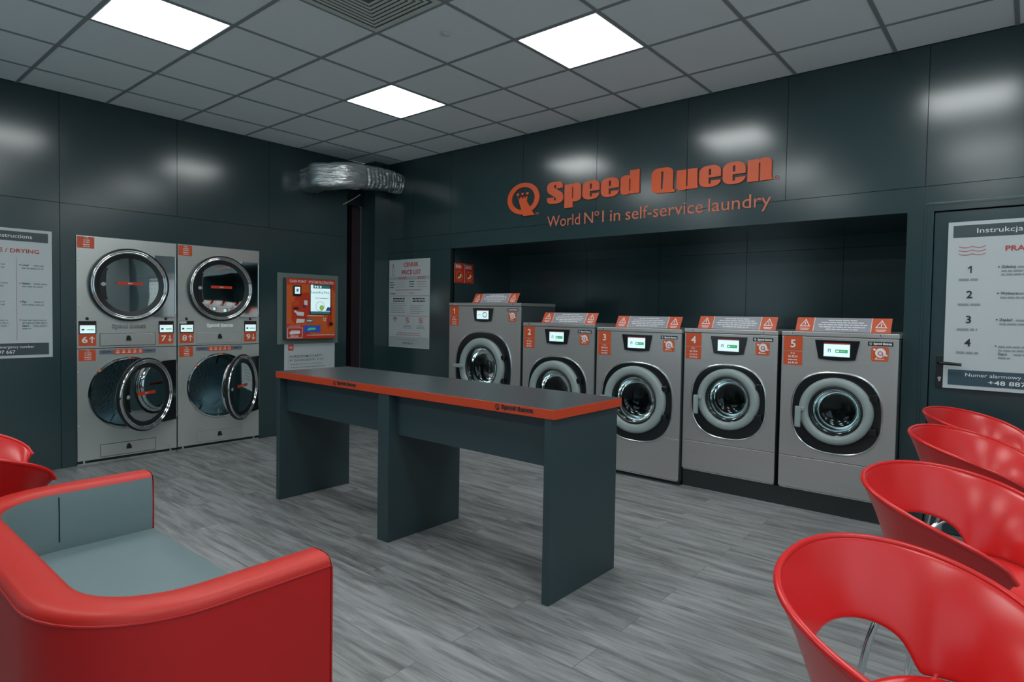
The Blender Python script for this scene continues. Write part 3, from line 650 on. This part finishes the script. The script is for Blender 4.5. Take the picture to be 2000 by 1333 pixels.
    if num == 1: ring_poly(m, .03, zt - .065, .02, .028, y - .0006, M_teal, 20); m.rect(-.065, -.02, zt - .07, zt - .066, y - .0006, M_teal)
    else:
        m.rect(-.008, .066, zt - .082, zt - .06, y - .0006, M_green); m.rect(-.002, .015, zt - .076, zt - .067, y - .0012, M_screen); m.rect(.02, .055, zt - .074, zt - .069, y - .0012, M_white)
        m.rect(-.052, -.036, zt - .062, zt - .058, y - .0006, M_txt); m.rect(-.052, -.048, zt - .08, zt - .062, y - .0006, M_txt); m.rect(-.04, -.036, zt - .08, zt - .062, y - .0006, M_txt)
    m.build('screen', cp)
    # stickers
    xs_ = -h + .015; m = MB(); y = -.0015; zt2 = zt + .018
    m.rect(xs_, xs_ + .122, zt2 - .100, zt2, y, M_orange); m.text(str(num), xs_ + .061, zt2 - .078, .09, y * 2, M_white, bold=.02, align='CENTER', height=.055)
    m.build('number_sticker', t)
    m = MB(); m.rect(xs_, xs_ + .122, zt2 - .198, zt2 - .104, y, M_orange)
    pl_ = {5: ('8 kg', '36 PLN', '24 PLN'), 4: ('8 kg', '36 PLN', '24 PLN'), 3: ('11 kg', '30 PLN', '40 PLN'), 2: ('11 kg', '30 PLN', '40 PLN'), 1: ('18 kg', '50 PLN', '60 PLN')}[num]
    m.text(kg, xs_ + .061, zt2 - .125, .02, y * 2, M_white, bold=.02, align='CENTER', height=.015); m.text(pl_[1], xs_ + .061, zt2 - .146, .02, y * 2, M_white, bold=.02, align='CENTER', height=.015)
    m.bars(xs_ + .03, xs_ + .095, zt2 - .165, 1, .01, .006, y * 2, M_white, .1, seed=num); m.text(pl_[2], xs_ + .061, zt2 - .190, .02, y * 2, M_white, bold=.02, align='CENTER', height=.015)
    m.build('price_sticker', t)
    m = MB(); xo = h - .172; m.rect(xo, xo + .140, zt - .026, zt, y, M_black); qlogo(m, xo + .016, zt - .012, .008, y * 2, M_white); heavy(m, 'Speed Queen', xo + .032, zt - .02, .015, .10, y * 2, M_white, 0)
    m.build('brand_strip', t)
    m = MB(); xo += .02; ro = arc(xo + .084, zt - .044, .012, 0, 90, 4) + arc(xo + .012, zt - .044, .012, 90, 180, 4) + arc(xo + .012, zt - .112, .012, 180, 270, 4) + arc(xo + .084, zt - .112, .012, 270, 360, 4)
    m.poly(ro, y, M_orange); m.poly([(xo + .048 + (a - xo - .048) * .88, zt - .078 + (b - zt + .078) * .88) for a, b in ro], y * 1.4, M_orange2); m.poly([(xo + .048 + (a - xo - .048) * .82, zt - .078 + (b - zt + .078) * .82) for a, b in ro], y * 1.8, M_orange)
    m.poly(arc(xo + .052, zt - .07, .03, 0, 345, 20), y * 2.2, M_white)
    for cx_, cz_, r_ in ((.018, -.05, .007), (.085, -.085, .006), (.03, -.105, .005)): m.poly(arc(xo + cx_, zt + cz_, r_, 0, 340, 10), y * 2.2, M_white)
    m.text('O', xo + .036, zt - .086, .038, y * 2.8, M_redp, bold=.02); m.text('3', xo + .060, zt - .094, .022, y * 2.8, M_redp, bold=.02); m.bars(xo + .02, xo + .08, zt - .112, 1, .01, .004, y * 2.2, M_white, .1, seed=2)
    m.build('ozone_sticker', t)
    return t
def warning_sign(num, x0, x1, y, z, label):
    t = tag(empty('warning_sign', ((x0 + x1) / 2, y, z)), label, 'warning sign', 'orange and grey warning signs on the washers')
    w_ = x1 - x0; b = empty; lean = .055
    m = MB(); h = .094
    def P(x, q, o=0): return (x, lean * q - o, h * q)
    def quad(x0_, x1_, q0, q1, o, mt): m.add([P(x0_, q0, o), P(x1_, q0, o), P(x1_, q1, o), P(x0_, q1, o)], [(0, 1, 2, 3)], mt)
    m.add([P(-w_ / 2, 0), P(w_ / 2, 0), P(w_ / 2, 1), P(-w_ / 2, 1), P(-w_ / 2, 0, -.004), P(w_ / 2, 0, -.004), P(w_ / 2, 1, -.004), P(-w_ / 2, 1, -.004)], [(0, 1, 2, 3), (7, 6, 5, 4), (0, 4, 5, 1), (3, 2, 6, 7), (1, 5, 6, 2), (0, 3, 7, 4)], M_signgrey)
    m.build('plate', t)
    m = MB(); e = .112
    for s in (-1, 1):
        a, b_ = (-w_ / 2, -w_ / 2 + e) if s < 0 else (w_ / 2 - e, w_ / 2)
        quad(a, b_, 0, 1, .001, M_orange); xe = b_ if s < 0 else a; quad(xe - .002, xe + .002, 0, 1, .0016, M_white)
        c_ = (a + b_) / 2; T = [(c_ - .034, .34), (c_ + .034, .34), (c_, .9)]; U = [(c_ - .025, .40), (c_ + .025, .40), (c_, .80)]
        for i in range(3):
            j = (i + 1) % 3; m.add([P(*T[i], .002), P(*T[j], .002), P(*U[j], .002), P(*U[i], .002)], [(0, 1, 2, 3)], M_white)
        quad(c_ - .003, c_ + .003, .5, .68, .002, M_white); quad(c_ - .003, c_ + .003, .43, .47, .002, M_white); quad(c_ - .03, c_ + .03, .18, .23, .002, M_white); quad(c_ - .024, c_ + .024, .09, .13, .002, M_white)
    for i, (ll, q) in enumerate(((.5, .82), (.75, .66), (.85, .5), (.8, .34), (.55, .18))):
        W_ = (w_ - 2 * e) * ll; x = -W_ / 2; rr = random.Random(i + num)
        while x < W_ / 2: wd = rr.uniform(.015, .05); quad(x, min(x + wd, W_ / 2), q - .03, q + .03, .0012, M_white); x += wd + .005
    m.build('print', t)
sp = [(1, 1.852, .953, -.15, .03, 1.42, .0, .782, .29, .76, .372, '18 kg', .55, 'large stainless washer number 1, tallest, at the left end of the recess', 'h'),
      (2, 2.749, .782, -.15, .03, 1.238, -.012, .632, .272, .62, .322, '11 kg', .8, 'stainless washer number 2, half hidden behind the table', 'v'),
      (3, 3.541, .758, -.15, .03, 1.218, -.006, .638, .272, .62, .320, '11 kg', .8, 'stainless washer number 3 with dark drum window, right of washer number 2', 'v'),
      (4, 4.272, .692, -.11, .135, 1.228, .008, .712, .226, .690, .276, '8 kg', .8, 'smaller stainless washer number 4 on the black plinth, beside washer number 3', 'v'),
      (5, 4.992, .700, -.11, .135, 1.230, .004, .706, .222, .690, .272, '8 kg', .8, 'smaller stainless washer number 5 on the plinth, nearest the door', 'v')]
for a in sp: washer(*a)
for num, x0, x1, y, z, lb in ((1, 1.615, 2.195, -.06, 1.422, 'slanted orange and grey warning sign on top of washer number 1'), (2, 2.505, 3.085, -.06, 1.240, 'slanted orange and grey warning sign on top of washer number 2'),
        (3, 3.285, 3.862, -.06, 1.220, 'slanted orange and grey warning sign on top of washer number 3'), (4, 4.005, 4.58, -.05, 1.230, 'slanted orange and grey warning sign on top of washer number 4'), (5, 4.713, 5.284, -.05, 1.232, 'slanted orange and grey warning sign on top of washer number 5')):
    warning_sign(num, x0, x1, y, z, lb)
m = MB(); m.box(3.932, 5.335, -.095, .8, 0, .133, mat('black plinth', (.01, .013, .014), .3, ior=1.7)); m.box(3.932, 5.335, -.0965, -.095, .0, .004, M_grid); pn = m.build('plinth'); tag(pn, 'long glossy black plinth under washers number 4 and 5', 'plinth')
m = MB(); m.box(1.38, 3.92, -.12, .6, 0, .028, M_black); m.box(1.375, 3.925, -.150, -.12, 0, .006, M_steelside); tag(m.build('base_frame'), 'low black base strip under washers number 1 to 3', 'base')

# ------------------------------------------------------------------ stacked dryers
def dryer_door(t, zc, ang, mirror_plate):
    d = empty('door', (.377, -.004, zc)); d.parent = t; d.rotation_euler.z = R(ang)     # hinge on the right
    o = -.377
    n = 72; k = 1 if ang else 1
    m = MB(); m.lathe([(.262, .0), (.285, -.004), (.297, -.014), (.301, -.028), (.299, -.038), (.293, -.043), (.286, -.040), (.283, -.034), (.277, -.037), (.271, -.034), (.267, -.026), (.262, .012)], n, M_chrome, (o, 0, 0)); m.build('door_ring', d, smooth=True, angle=70)
    m = MB(); m.lathe([(.306, .0), (.313, -.010), (.313, -.024), (.300, -.030)], n, M_black, (o, 0, 0)); m.lathe([(.270, -.028), (.25, -.024), (.230, -.020), (.226, -.012)], n, M_black, (o, 0, 0)); m.build('door_gasket', d, smooth=True)
    m = MB(); m.lathe([(.240, -.018), (.18, -.020), (.001, -.021)], n, M_dglass if mirror_plate else M_oglass, (o, 0, 0)); m.build('door_glass', d, smooth=True)
    if ang:
        m = MB(); m.lathe([(.262, .0), (.255, .05), (.245, .055), (.232, .05), (.232, -.012)], n, M_chrome, (o, 0, 0)); m.build('door_lip', d, smooth=True, angle=60)
    # black emblem segment at the handle side
    P = [(o + .234 * math.cos(R(a)), .234 * math.sin(R(a))) for a in range(143, 218, 5)] + [(o - .165 - .02 * math.cos(R(b)), .135 * math.sin(R(b))) for b in range(-80, 81, 20)]
    m = MB(); m.poly(P, -.0225, M_bezel); m.poly(arc(o - .203, .0, .018, 0, 345, 16), -.0235, M_grey); m.rect(o - .222, o - .184, -.006, -.003, -.0245, M_white); m.rect(o - .218, o - .188, .004, .007, -.0245, M_white); m.build('emblem_panel', d)
    m = MB(); m.rect(o - .102, o + .10, .0, .026, -.024, M_cashred); m.text('MAX', o, .007, .02, -.0246, M_white, bold=.01, align='CENTER', height=.012); m.build('load_sticker', d)
    # hinge plate from ring to hinge
    P = [(o + .318 * math.cos(R(a)), .318 * math.sin(R(a))) for a in range(58, -59, -6)]
    P = [(o + .20, .272)] + [p for p in P if abs(p[1]) < .268] + [(o + .20, -.272), (-.012, -.272), (-.012, .272)]
    m = MB(); m.poly(P, -.018, M_chrome if mirror_plate else M_bezel, -.006); m.build('hinge_plate', d)
    m = MB(); m.tube([(-.002, -.012, -.25), (-.002, -.012, .25)], .008, M_chrome, 10); m.build('hinge', d, smooth=True)
def dryer(cy, W, nums, label, keyshape):
    t = tag(empty('stacked_dryer', (.004, cy, 0), R(90)), label, 'tumble dryer', 'double stacked dryers in the left wall')
    h = W / 2; r_o = .300
    def front(z0, z1, zc, name):               # plate with a round hole
        m = MB(); n = 72; outer = []
        for i in range(n):
            a = 2 * PI * i / n; c_, s_ = math.cos(a), math.sin(a)
            k = min((h - .001) / abs(c_) if abs(c_) > 1e-6 else 9, ((z1 - zc) if s_ > 0 else (zc - z0)) / abs(s_) if abs(s_) > 1e-6 else 9); outer.append((c_ * k, zc + s_ * k))
        for cxx, czz in ((h - .001, z1), (-h + .001, z1), (-h + .001, z0), (h - .001, z0)):
            j = min(range(n), key=lambda i: (outer[i][0] - cxx) ** 2 + (outer[i][1] - czz) ** 2); outer[j] = (cxx, czz)
        inn = [(r_o * math.cos(2 * PI * i / n), zc + r_o * math.sin(2 * PI * i / n)) for i in range(n)]
        v = [(a, 0, b) for a, b in outer] + [(a, 0, b) for a, b in inn] + [(a, .03, b) for a, b in outer] + [(a, .05, b) for a, b in inn]
        f = []
        for i in range(n):
            j = (i + 1) % n; f += [(i, j, n + j, n + i), (n + i, n + j, 3 * n + j, 3 * n + i), (j, i, 2 * n + i, 2 * n + j)]
        m.add(v, [q[::-1] for q in f], M_steel_d); return m.build(name, t)
    front(.975, DT, 1.514, 'front_panel'); front(.035, .969, .578, 'front_panel')
    m = MB(); m.box(-h + .01, h - .01, .06, .065, .035, DT, M_dark)
    for q in ((-h, -h + .01), (h - .01, h)): m.box(q[0], q[1], .012, .6, .03, DT, M_steelside)
    m.box(-h, h, .03, .6, DT - .01, DT, M_steelside); m.v = m.v; cb = MB()
    for q in ((-h, -h + .01), (h - .01, h)): cb.box(q[0], q[1], .012, .6, .03, DT - .002, M_steelside)
    cb.box(-h, h, .03, .6, DT - .012, DT - .002, M_steelside); cb.box(-h + .01, h - .01, .05, .6, .955, .985, M_dark); cb.box(-h, h, .6, .61, .03, DT, M_dark); cb.build('cabinet', t)
    m = MB(); m.box(-h, h, .03, .05, 0, .035, M_dark); m.box(-h, h, .004, .03, .0, .012, M_rim)
    for x in (-h + .05, h - .05): m.lathe([(.02, .0), (.02, .0)], 12, M_steelside, (x, .02, .02)); m.box(x - .008, x + .008, .012, .028, .012, .035, M_rim)
    m.build('toe_kick', t)
    for zc in (1.514, .578):
        m = MB(); m.lathe([(r_o, .05), (.285, .07), (.31, .10), (.318, .50)], 64, M_ddrum, (0, 0, zc)); m.lathe([(.318, .50), (.10, .52), (.001, .52)], 64, M_ddrum, (0, 0, zc))
        for a in (40, 160, 280):                # lifters
            c_, s_ = math.cos(R(a)), math.sin(R(a)); c2, s2 = math.cos(R(a + 9)), math.sin(R(a + 9)); c3, s3 = math.cos(R(a - 9)), math.sin(R(a - 9))
            m.add([(.317 * c2, .11, zc + .317 * s2), (.25 * c_, .13, zc + .25 * s_), (.317 * c3, .11, zc + .317 * s3), (.317 * c2, .49, zc + .317 * s2), (.25 * c_, .48, zc + .25 * s_), (.317 * c3, .49, zc + .317 * s3)], [(0, 1, 4, 3), (1, 2, 5, 4), (0, 2, 1)], M_ddrum)
        m.build('drum', t, smooth=True, angle=50)
    m = MB(); m.lathe([(r_o + .014, -.001), (r_o + .008, -.008), (r_o - .004, -.008), (r_o - .008, .03)], 72, M_chrome, (0, 0, .578))
    m.build('opening_rim', t, smooth=True)
    m = MB()
    for a in (90, 138): m.poly([(.318 * math.cos(R(a + s * 2.2)) * q, .578 + .318 * math.sin(R(a + s * 2.2)) * q) for s, q in ((-1, .94), (1, .94), (1, 1.0), (-1, 1.0))], -.0095, M_orange2)
    m.build('caution_label', t)
    dryer_door(t, 1.514, 0, True); dryer_door(t, .578, nums[2], False)
    # screens, numbers
    for s, x0 in ((nums[0], -.377), (nums[1], .236)):
        m = MB(); m.box(x0, x0 + .126, -.006, -.0005, 1.094, 1.202, M_bezel); pn_ = m.build('control_display', t)
        m = MB(); m.rect(x0 + .008, x0 + .118, 1.101, 1.168, -.007, M_screen); m.rect(x0 + .008, x0 + .118, 1.166, 1.170, -.0076, M_redp); m.rect(x0 + .058, x0 + .108, 1.126, 1.134, -.0076, M_green); m.bars(x0 + .02, x0 + .04, 1.124, 1, .01, .014, -.0076, M_txt, .1, seed=1); m.build('screen', pn_)
        m = MB(); m.rect(x0, x0 + .126, .996, 1.092, -.0015, M_orange); m.text(s, x0 + .022, 1.02, .09, -.003, M_white, bold=.02, height=.052, width=.042)
        ax = x0 + .095; up = s in '68'
        m.rect(ax - .004, ax + .004, 1.018, 1.072, -.003, M_white); zt = 1.075 if up else 1.015; sg_ = -1 if up else 1
        for q in (-1, 1): m.poly([(ax, zt), (ax + q * .018, zt + sg_ * .02), (ax + q * .018, zt + sg_ * .028), (ax, zt + sg_ * .010)], -.0032, M_white)
        m.build('number_sticker', t)
        MB().lathe([(.013, 0), (.012, -.004), (0, -.005)], 20, M_black, (x0 + .063 - .002, 0, 1.222)).build('coin_button', t, smooth=True)
    if keyshape: MB().rect(-.378, -.318, 1.178, 1.2, -.0082, M_paper).build('paper_tag', t)
    m = MB(); heavy(m, 'Speed Queen', -.132, 1.142, .036, .255, -.0055, M_white if keyshape else M_rim, .005); heavy(m, 'Speed Queen', -.134, 1.138, .04, .262, -.001, M_black if not keyshape else M_rim, 0); m.build('nameplate', t)
    for z0, z1, nm in ((.993, 1.093, 'coin_drawer'), (.05, .150, 'lint_drawer')):
        x0, x1 = -.222, .208; m = MB(); m.box(x0, x1, -.003, 0, z0, z1, M_steel_d); dd = m.build(nm, t, bevel=.001)
        m = MB()
        for q in ((x0 - .004, x1 + .004, z0 - .004, z0), (x0 - .004, x1 + .004, z1, z1 + .004), (x0 - .004, x0, z0, z1), (x1, x1 + .004, z0, z1)): m.rect(*q, -.0006, M_gap if not keyshape else M_rim)
        zk = (z0 + z1) / 2 + .02; m.lathe([(.016, 0), (.015, -.006), (0, -.007)], 20, M_black, (-.008, -.003, zk)); m.box(-.022 - .004, .012, -.010, -.003, zk - .030, zk - .006, M_black); m.build('lock', dd)
    for z0 in (1.805, .870):
        x0 = -h + .006 + (0 if z0 > 1 else .006); m = MB(); m.rect(x0, x0 + .123, z0, z0 + .094, -.0015, M_orange)
        for k, s in enumerate(('15 kg', '16 PLN', '15 MIN', '', '14 PLN')):
            if s: m.text(s, x0 + .066, z0 + .078 - k * .0175, .02, -.003, M_white, bold=.015, align='CENTER', height=.012)
            else: m.bars(x0 + .04, x0 + .09, z0 + .080 - k * .0175, 1, .01, .006, -.003, M_white, .1)
        m.build('price_sticker', t)
    m = MB(); m.rect(-.228, .212, .920, .958, -.0012, mat('blue grey strip', (.13, .15, .21), .5)); m.bars(-.21, -.14, .936, 1, .01, .007, -.0018, M_txt, .2, seed=5); m.bars(.13, .19, .936, 1, .01, .007, -.0018, M_txt, .2, seed=6)
    m.rect(-.118, .106, .916, .960, -.0022, M_orange)
    for k in range(5): ring_poly(m, -.09 + k * .044, .944, .007, .010, -.0028, M_white, 12); m.bars(-.105 + k * .044, -.075 + k * .044, .926, 1, .01, .005, -.0028, M_white, .1, seed=k)
    m.build('care_strip', t)
    m = MB()
    for x in (-h + .012, h - .012):
        for z in (1.70, 1.32, .78, .33): m.lathe([(.006, 0), (.005, -.003), (0, -.004)], 10, M_chrome, (x, 0, z))
    m.build('screws', t)
    return t
dryer((SA[0] + SA[1]) / 2, .780, ('6', '7', 30), 'stacked steel dryers numbers 6 and 7, left stack, lower door slightly open', False)
dryer((SB[0] + SB[1]) / 2, .786, ('8', '9', 38), 'stacked steel dryers numbers 8 and 9, right stack, lower door wide open', True)

# ------------------------------------------------------------------ folding table
t = tag(empty('folding_table', (3.18, -2.115, 0)), 'long dark folding table with an orange edge band in the middle of the room', 'table')
X0, X1, Y0, Y1, ZT = 1.985 - 3.18, 4.365 - 3.18, -2.425 + 2.115, -1.83 + 2.115, .895
m = MB(); m.box(X0, X1, Y0, Y1, ZT - .044, ZT - .0005, M_band); tp = m.build('tabletop', t, bevel=.0015)
m = MB(); m.box(X0 + .002, -.012, Y0 + .002, Y1 - .002, ZT - .002, ZT + .0005, M_tabletop); m.box(-.009, X1 - .002, Y0 + .002, Y1 - .002, ZT - .002, ZT + .0005, M_tabletop); m.build('laminate', tp)
m = MB(); y = Y0 - .001
for xa in (-.51, .83):
    qlogo(m, xa + .018, ZT - .020, .014, y, M_txt); heavy(m, 'Speed Queen', xa + .045, ZT - .028, .022, .19, y, M_txt, 0)
m.build('edge_lettering', tp)
for x0, x1 in ((X0 + .005, X0 + .045), (3.115 - 3.18, 3.21 - 3.18), (4.308 - 3.18, 4.347 - 3.18)):
    MB().box(x0, x1, Y0 + .004, Y1 - .012, .0, ZT - .044, M_table).build('leg', t, bevel=.002)
for x0, x1 in ((X0 + .045, 3.115 - 3.18), (3.21 - 3.18, 4.308 - 3.18)):
    MB().box(x0, x1, Y0 + .06, Y0 + .085, .618, ZT - .044, M_table).build('apron', t)

# ------------------------------------------------------------------ red tub chairs
def tub_chair():
    t = empty('tub_chair', (0, 0, 0))
    N, Mv = 60, 12; A = R(130); hb, ha, a, b = .84, .666, .266, .34
    def rim(f):
        z = ha + (hb - ha) * ((math.cos(f * 180 / 130) + 1) / 2) ** .29 if abs(f) < A else ha
        s = math.copysign(abs(math.sin(f)) ** .9, f)
        return Vector((-a * math.cos(f), b * s, z))
    def base(f): return Vector((-.18 * math.cos(f) - .0, .25 * math.sin(f), .53 + .03 * abs(math.sin(f))))
    vs_ = []; fs_ = []
    for i in range(N + 1):
        u = 2 * i / N - 1; f = A * u; Rm, B = rim(f), base(f)
        hole = R(66); vh = .50 * math.sqrt(max(0, 1 - (f / hole) ** 2)) ** .75 if abs(f) < hole else 0
        for j in range(Mv + 1):
            v = vh + (1 - vh) * j / Mv; k = .55 * v + .45 * v ** 2.2
            P = B.lerp(Rm, 1); P = Vector((B.x + (Rm.x - B.x) * k, B.y + (Rm.y - B.y) * k, B.z + (Rm.z - B.z) * v)); vs_.append(P)
    for i in range(N):
        for j in range(Mv): q = i * (Mv + 1) + j; fs_.append((q, q + 1, q + Mv + 2, q + Mv + 1))
    m = MB(); m.add(vs_, fs_, M_red)
    # seat pan with a rolled front
    NS = 60; K = 8; sv = []; sf = []
    for i in range(NS):
        f = 2 * PI * i / NS
        if abs((f + PI) % (2 * PI) - PI) <= A: E = base((f + PI) % (2 * PI) - PI)
        else: E = Vector((-.18 * math.cos(f) * 1.5 + (-.18 * math.cos(A)) * -.5, .25 * math.sin(f), .53 + .03 * abs(math.sin(f))))
        for k in range(K + 1):
            s = k / K; x, y = E.x * s, E.y * s; dip = -.035 * (1 - s * s) * 1
            z = E.z + dip
            if E.x > .12 and k == K: z -= .02
            sv.append(Vector((x, y, z)))
    for i in range(NS):
        for k in range(K):
            p0, p1 = i * (K + 1) + k, ((i + 1) % NS) * (K + 1) + k
            sf.append((p0, p0 + 1, p1 + 1, p1) if k else (p0, p0 + 1, p1 + 1))
    m.add(sv, sf, M_red)
    o = m.build('seat_shell', t, smooth=True, angle=180, solid=.011, subsurf=1)
    m = MB(); m.tube([rim(A * (2 * i / 60 - 1)) for i in range(61)], .0072, M_red, 10); m.build('shell_rim', t, smooth=True)
    # chrome frame
    m = MB(); m.tube([(.15 * math.cos(2 * PI * i / 24), .15 * math.sin(2 * PI * i / 24), .492) for i in range(25)], .010, M_chrome, 10, False); m.build('seat_frame', t, smooth=True)
    for sx, sy in ((1, 1), (1, -1), (-1, 1), (-1, -1)):
        m = MB(); m.tube(cat([(.10 * sx, .10 * sy, .492), (.145 * sx, .145 * sy, .46), (.19 * sx, .19 * sy, .36), (.235 * sx, .235 * sy, .012)], 6), .0105, M_chrome, 12); lg = m.build('leg', t, smooth=True)
        MB().tube([(.235 * sx, .235 * sy, 0), (.233 * sx, .233 * sy, .02)], .014, M_black, 12).build('foot_cap', lg, smooth=True)
    return t
proto = tub_chair()
cl = [(5.866, -3.305, -.02, 'red plastic tub chair with a hole in its back, nearest the camera on the right'), (5.849, -2.362, -.21, 'red plastic tub chair directly behind the nearest one, second in the row'),
      (5.839, -1.38, -.06, 'red plastic tub chair, third in the row on the right'), (5.809, -.63, -.08, 'red plastic tub chair at the far end of the row, beside the grey door'),
      (2.87, -4.13, R(85), 'red tub chair at the left edge, beyond the red and grey armchair')]
for k, (x, y, a, lb) in enumerate(cl):
    o = proto if k == 0 else copy_tree(proto)
    o.location = (x, y, 0); o.rotation_euler.z = a; tag(o, lb, 'chair', 'red tub chairs')

# ------------------------------------------------------------------ red and grey tub armchair (wide)
t = tag(empty('tub_armchair', (3.955, -4.03, 0)), 'wide red leatherette tub armchair with grey seat and lining, in the left foreground', 'armchair')
def upath(x, yb, yf, r, n=10):                # U outline: right front -> back -> left front
    P = [(x, yf), (x, yf - .10), (x, yf - .2)]
    P = [(x, yf + (yb + r - yf) * k / 8) for k in range(9)]
    P += [(x - r + r * math.cos(R(q)), yb + r + r * math.sin(R(q))) for q in [-90 * k / n for k in range(1, n + 1)]]
    P += [((x - r) * (1 - 2 * k / 6), yb) for k in range(1, 6)]
    P += [(-x + r - r * math.sin(R(90 - q)), yb + r - r * math.cos(R(90 - q))) for q in [90 - 90 * k / n for k in range(0, n + 1)]]
    P += [(-x, yb + r + (yf - yb - r) * k / 8) for k in range(1, 9)]
    return P
yf, ybo, ybi = .295, -.30, -.195
PO = upath(.645, ybo, yf, .30); PI_ = upath(.54, ybi, yf, .19)
TOP, BOT, ST = .69, .07, .483
def sweep(prof, mt, m):                       # prof: [(s, z)] with s 0 = outer, 1 = inner
    vs_ = []; n = len(prof)
    for (ox, oy), (ix, iy) in zip(PO, PI_):
        for s, z in prof: vs_.append((ox + (ix - ox) * s, oy + (iy - oy) * s, z))
    fs_ = [(i * n + j, (i + 1) * n + j, (i + 1) * n + j + 1, i * n + j + 1) for i in range(len(PO) - 1) for j in range(n - 1)]
    m.add(vs_, fs_, mt); return vs_, n
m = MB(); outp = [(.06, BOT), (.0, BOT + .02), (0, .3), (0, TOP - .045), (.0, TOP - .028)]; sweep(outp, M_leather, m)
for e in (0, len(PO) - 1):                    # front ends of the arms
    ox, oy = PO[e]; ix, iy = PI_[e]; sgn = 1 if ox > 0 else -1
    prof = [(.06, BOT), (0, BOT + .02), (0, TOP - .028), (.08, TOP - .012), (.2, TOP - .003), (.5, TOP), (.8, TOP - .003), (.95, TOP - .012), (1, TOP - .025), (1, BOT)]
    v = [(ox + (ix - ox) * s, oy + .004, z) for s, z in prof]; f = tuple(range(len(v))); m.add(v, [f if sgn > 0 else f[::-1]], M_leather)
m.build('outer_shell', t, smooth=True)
m = MB(); sweep([(.0, TOP - .028), (.015, TOP - .016), (.08, TOP - .007), (.2, TOP - .002), (.5, TOP), (.8, TOP - .002), (.93, TOP - .008), (.985, TOP - .018)], M_leather_lit, m); m.build('top_roll', t, smooth=True)
m = MB(); sweep([(.985, TOP - .018), (1.0, TOP - .03), (1.04, TOP - .09), (1.03, ST + .02), (.99, ST - .03)], M_greyl, m); m.build('inner_lining', t, smooth=True)
m = MB(); m.tube([(x, y, TOP - .028) for x, y in PO], .0032, M_leather, 8); m.tube([(PO[-1][0], yf + .004, z) for z in (BOT, TOP - .03)], .003, M_leather, 8); m.tube([(PO[0][0], yf + .004, z) for z in (BOT, TOP - .03)], .003, M_leather, 8)
m.tube([(PI_[0][0], yf + .004, z) for z in (BOT, TOP - .03)], .003, M_leather, 8); m.tube([(PI_[-1][0], yf + .004, z) for z in (BOT, TOP - .03)], .003, M_leather, 8)
m.build('piping', t, smooth=True)
m = MB()
for idx in (10, 25, 34): 
    if idx < len(PI_):
        ox, oy = PO[idx]; ix, iy = PI_[idx]
        if idx != 25: m.tube([(ox + (ix - ox) * s, oy + (iy - oy) * s, z) for s, z in ((1.0, TOP - .03), (1.037, TOP - .09), (1.028, ST + .02))], .0022, M_gap, 6)
        else: m.tube([(ox + (ix - ox) * s, oy + (iy - oy) * s, z) for s, z in ((0, TOP - .028), (.2, TOP - .001), (.8, TOP - .001))], .0018, M_leather, 6)
m.build('seams', t, smooth=True)
sp_ = upath(.545, ybi - .01, yf + .01, .19); m = MB(); n = len(sp_); rows = [(0, .16), (0, ST - .03), (.012, ST - .008), (.035, ST), (.30, ST + .006)]
vs_ = []
for ins, z in rows:
    for x, y in sp_:
        cx_, cy_ = 0, .05; d = Vector((cx_ - x, cy_ - y)); L_ = d.length; q = min(1, ins / L_); vs_.append((x + d.x * q, y + d.y * q, z))
fs_ = []
for r_ in range(len(rows) - 1):
    for i in range(n): j = (i + 1) % n; fs_.append((r_ * n + i, (r_ + 1) * n + i, (r_ + 1) * n + j, r_ * n + j))
fs_.append(tuple((len(rows) - 1) * n + i for i in range(n))[::-1])
m.add(vs_, fs_, M_greyl); m.build('seat_cushion', t, smooth=True, angle=60)
m = MB(); m.box(-.54, .54, yf - .02, yf + .003, BOT, ST - .05, M_leather); m.build('front_rail', t)
for x, y in ((.55, .22), (-.55, .22), (.45, -.2), (-.45, -.2)): MB().tube([(x, y, 0), (x, y, BOT + .01)], .022, M_chrome, 14).build('foot', t, smooth=True)
